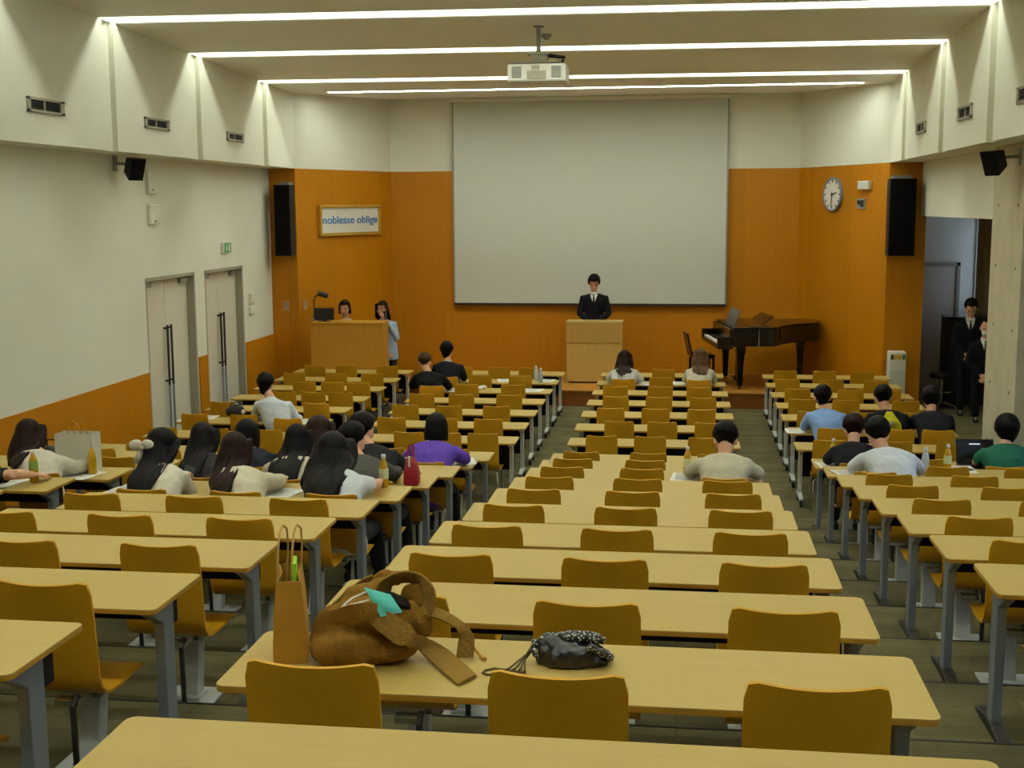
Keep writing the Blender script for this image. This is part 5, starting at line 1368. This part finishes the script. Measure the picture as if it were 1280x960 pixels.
# black bag on the desk by the doors
zt = desk_z('f', 2); p = atZ(293, 521, zt); root = empty('shoulder_bag', p + Vector((0, .05, 0))); tag(root, 'black soft bag on the desk left of the person in white by the doors', 'bag')
q = MB(); q.ball((0,0,.07), (.14,.08,.075), 18, 12); q.ball((.03,0,.11), (.10,.06,.06), 16, 10); q.ball((-.06,0,.05), (.09,.07,.05), 16, 10)
for i in range(len(q.v)): x, y, z = q.v[i]; q.v[i] = (x, y, max(z, .002))
link('bag_body', bake(q, 'bag_body', 'black', .012, 3, .008, 18, 4), root)
q = MB(); q.tube([(-.09,0,.10),(-.05,0,.19),(.04,0,.20),(.10,0,.13)], .009, 8); q.build('bag_handle', 'black', root, smooth=True)
q = MB(); q.ball((.13,-.05,.07), (.03,.02,.035), 10, 8); q.build('pale_charm', 'plastic_w', root, smooth='all')
zt = desk_z('t', 8); p = atZ(66, 582, zt); root = empty('handbag', p); tag(root, 'dark grey handbag between the woman in cream and the white paper bag', 'bag')
q = MB(); q.ball((0,0,.09), (.10,.08,.09), 18, 12); q.ball((.0,0,.15), (.075,.05,.05), 16, 10)
for i in range(len(q.v)): x, y, z = q.v[i]; q.v[i] = (x, y, max(z, .002))
link('bag_body', bake(q, 'bag_body', plain('charcoal_leather', '#2b2822', .5), .012, 3, .008, 18, 6), root)
q = MB(); q.tube([(-.05,0,.16),(-.04,0,.25),(.04,0,.25),(.05,0,.16)], .008, 8); q.build('bag_handle', 'black', root, smooth=True)

# laptop in front of the person in green, phone beside it
zt = desk_z('t', 10); p = atZ(1228, 587, zt); root = empty('laptop', p + Vector((-.02, .08, .001)), .05); tag(root, 'open black laptop with a dark display on the desk by the pillar', 'laptop')
q = MB(); q.box(-.19,.19,-.13,.12,.0,.018); kb = q.build('keyboard_base', 'black', root, bevel=.004)
q = MB()
for j in range(5):
    for i in range(13): q.box(-.165+i*.0255,-.145+i*.0255,-.06+j*.03,-.037+j*.03,.018,.021)
q.build('keys', 'darksteel', kb)
q = MB(); q.hexa([(-.19,.115,.015),(.19,.115,.015),(.19,.128,.015),(-.19,.128,.015)], [(-.19,.185,.265),(.19,.185,.265),(.19,.196,.262),(-.19,.196,.262)]); ld = q.build('lid', 'black', root, bevel=.004)
q = MB(); q.hexa([(-.175,.113,.03),(.175,.113,.03),(.175,.117,.03),(-.175,.117,.03)], [(-.175,.176,.25),(.175,.176,.25),(.175,.180,.25),(-.175,.180,.25)]); q.build('display', plain('dark_display', '#15181c', .2), ld)
q = MB(); q.hexa([(-.06,.161,.212),(.05,.161,.212),(.05,.166,.212),(-.06,.166,.212)], [(-.06,.164,.222),(.05,.164,.222),(.05,.169,.222),(-.06,.169,.222)]); q.build('window_bar', emit('display_text', '#dfe6ee', 1.0), ld)
p = atZ(1205, 588, desk_z('t', 9)); o = MB(); o.prism(rrect(-.045,.045,-.09,.09,.014), 0, .010); o = o.build('phone', 'black', None, loc=p, bevel=.003); o.rotation_euler = (0,0,-1.1)
tag(o, 'black phone lying on the sheet near the short tea bottle', 'phone')
# ------------------------------------------------------------------ camera, world, view
cam = bpy.data.cameras.new('photo_camera'); co_ = bpy.data.objects.new('photo_camera', cam); COL.objects.link(co_)
cam.sensor_fit = 'HORIZONTAL'; cam.sensor_width = 36; cam.lens = FPX/1280*36; cam.clip_start = .05; cam.clip_end = 200
Rm = Matrix((CR, CU, -_f)).transposed().to_4x4()
co_.matrix_world = Matrix.Translation(CAM) @ Rm
scene.camera = co_
wd = bpy.data.worlds.new('overcast_sky'); scene.world = wd; wd.use_nodes = True
wd.node_tree.nodes['Background'].inputs[0].default_value = (.55, .7, 1, 1); wd.node_tree.nodes['Background'].inputs[1].default_value = .4
vs = scene.view_settings; vs.view_transform = 'Standard'; vs.look = 'None'; vs.gamma = 1; vs.use_curve_mapping = False
vs.exposure = 0.0
scene.cycles.max_bounces = 8; scene.cycles.diffuse_bounces = 5; scene.cycles.caustics_reflective = False; scene.cycles.caustics_refractive = False
scene.cycles.sample_clamp_indirect = 6
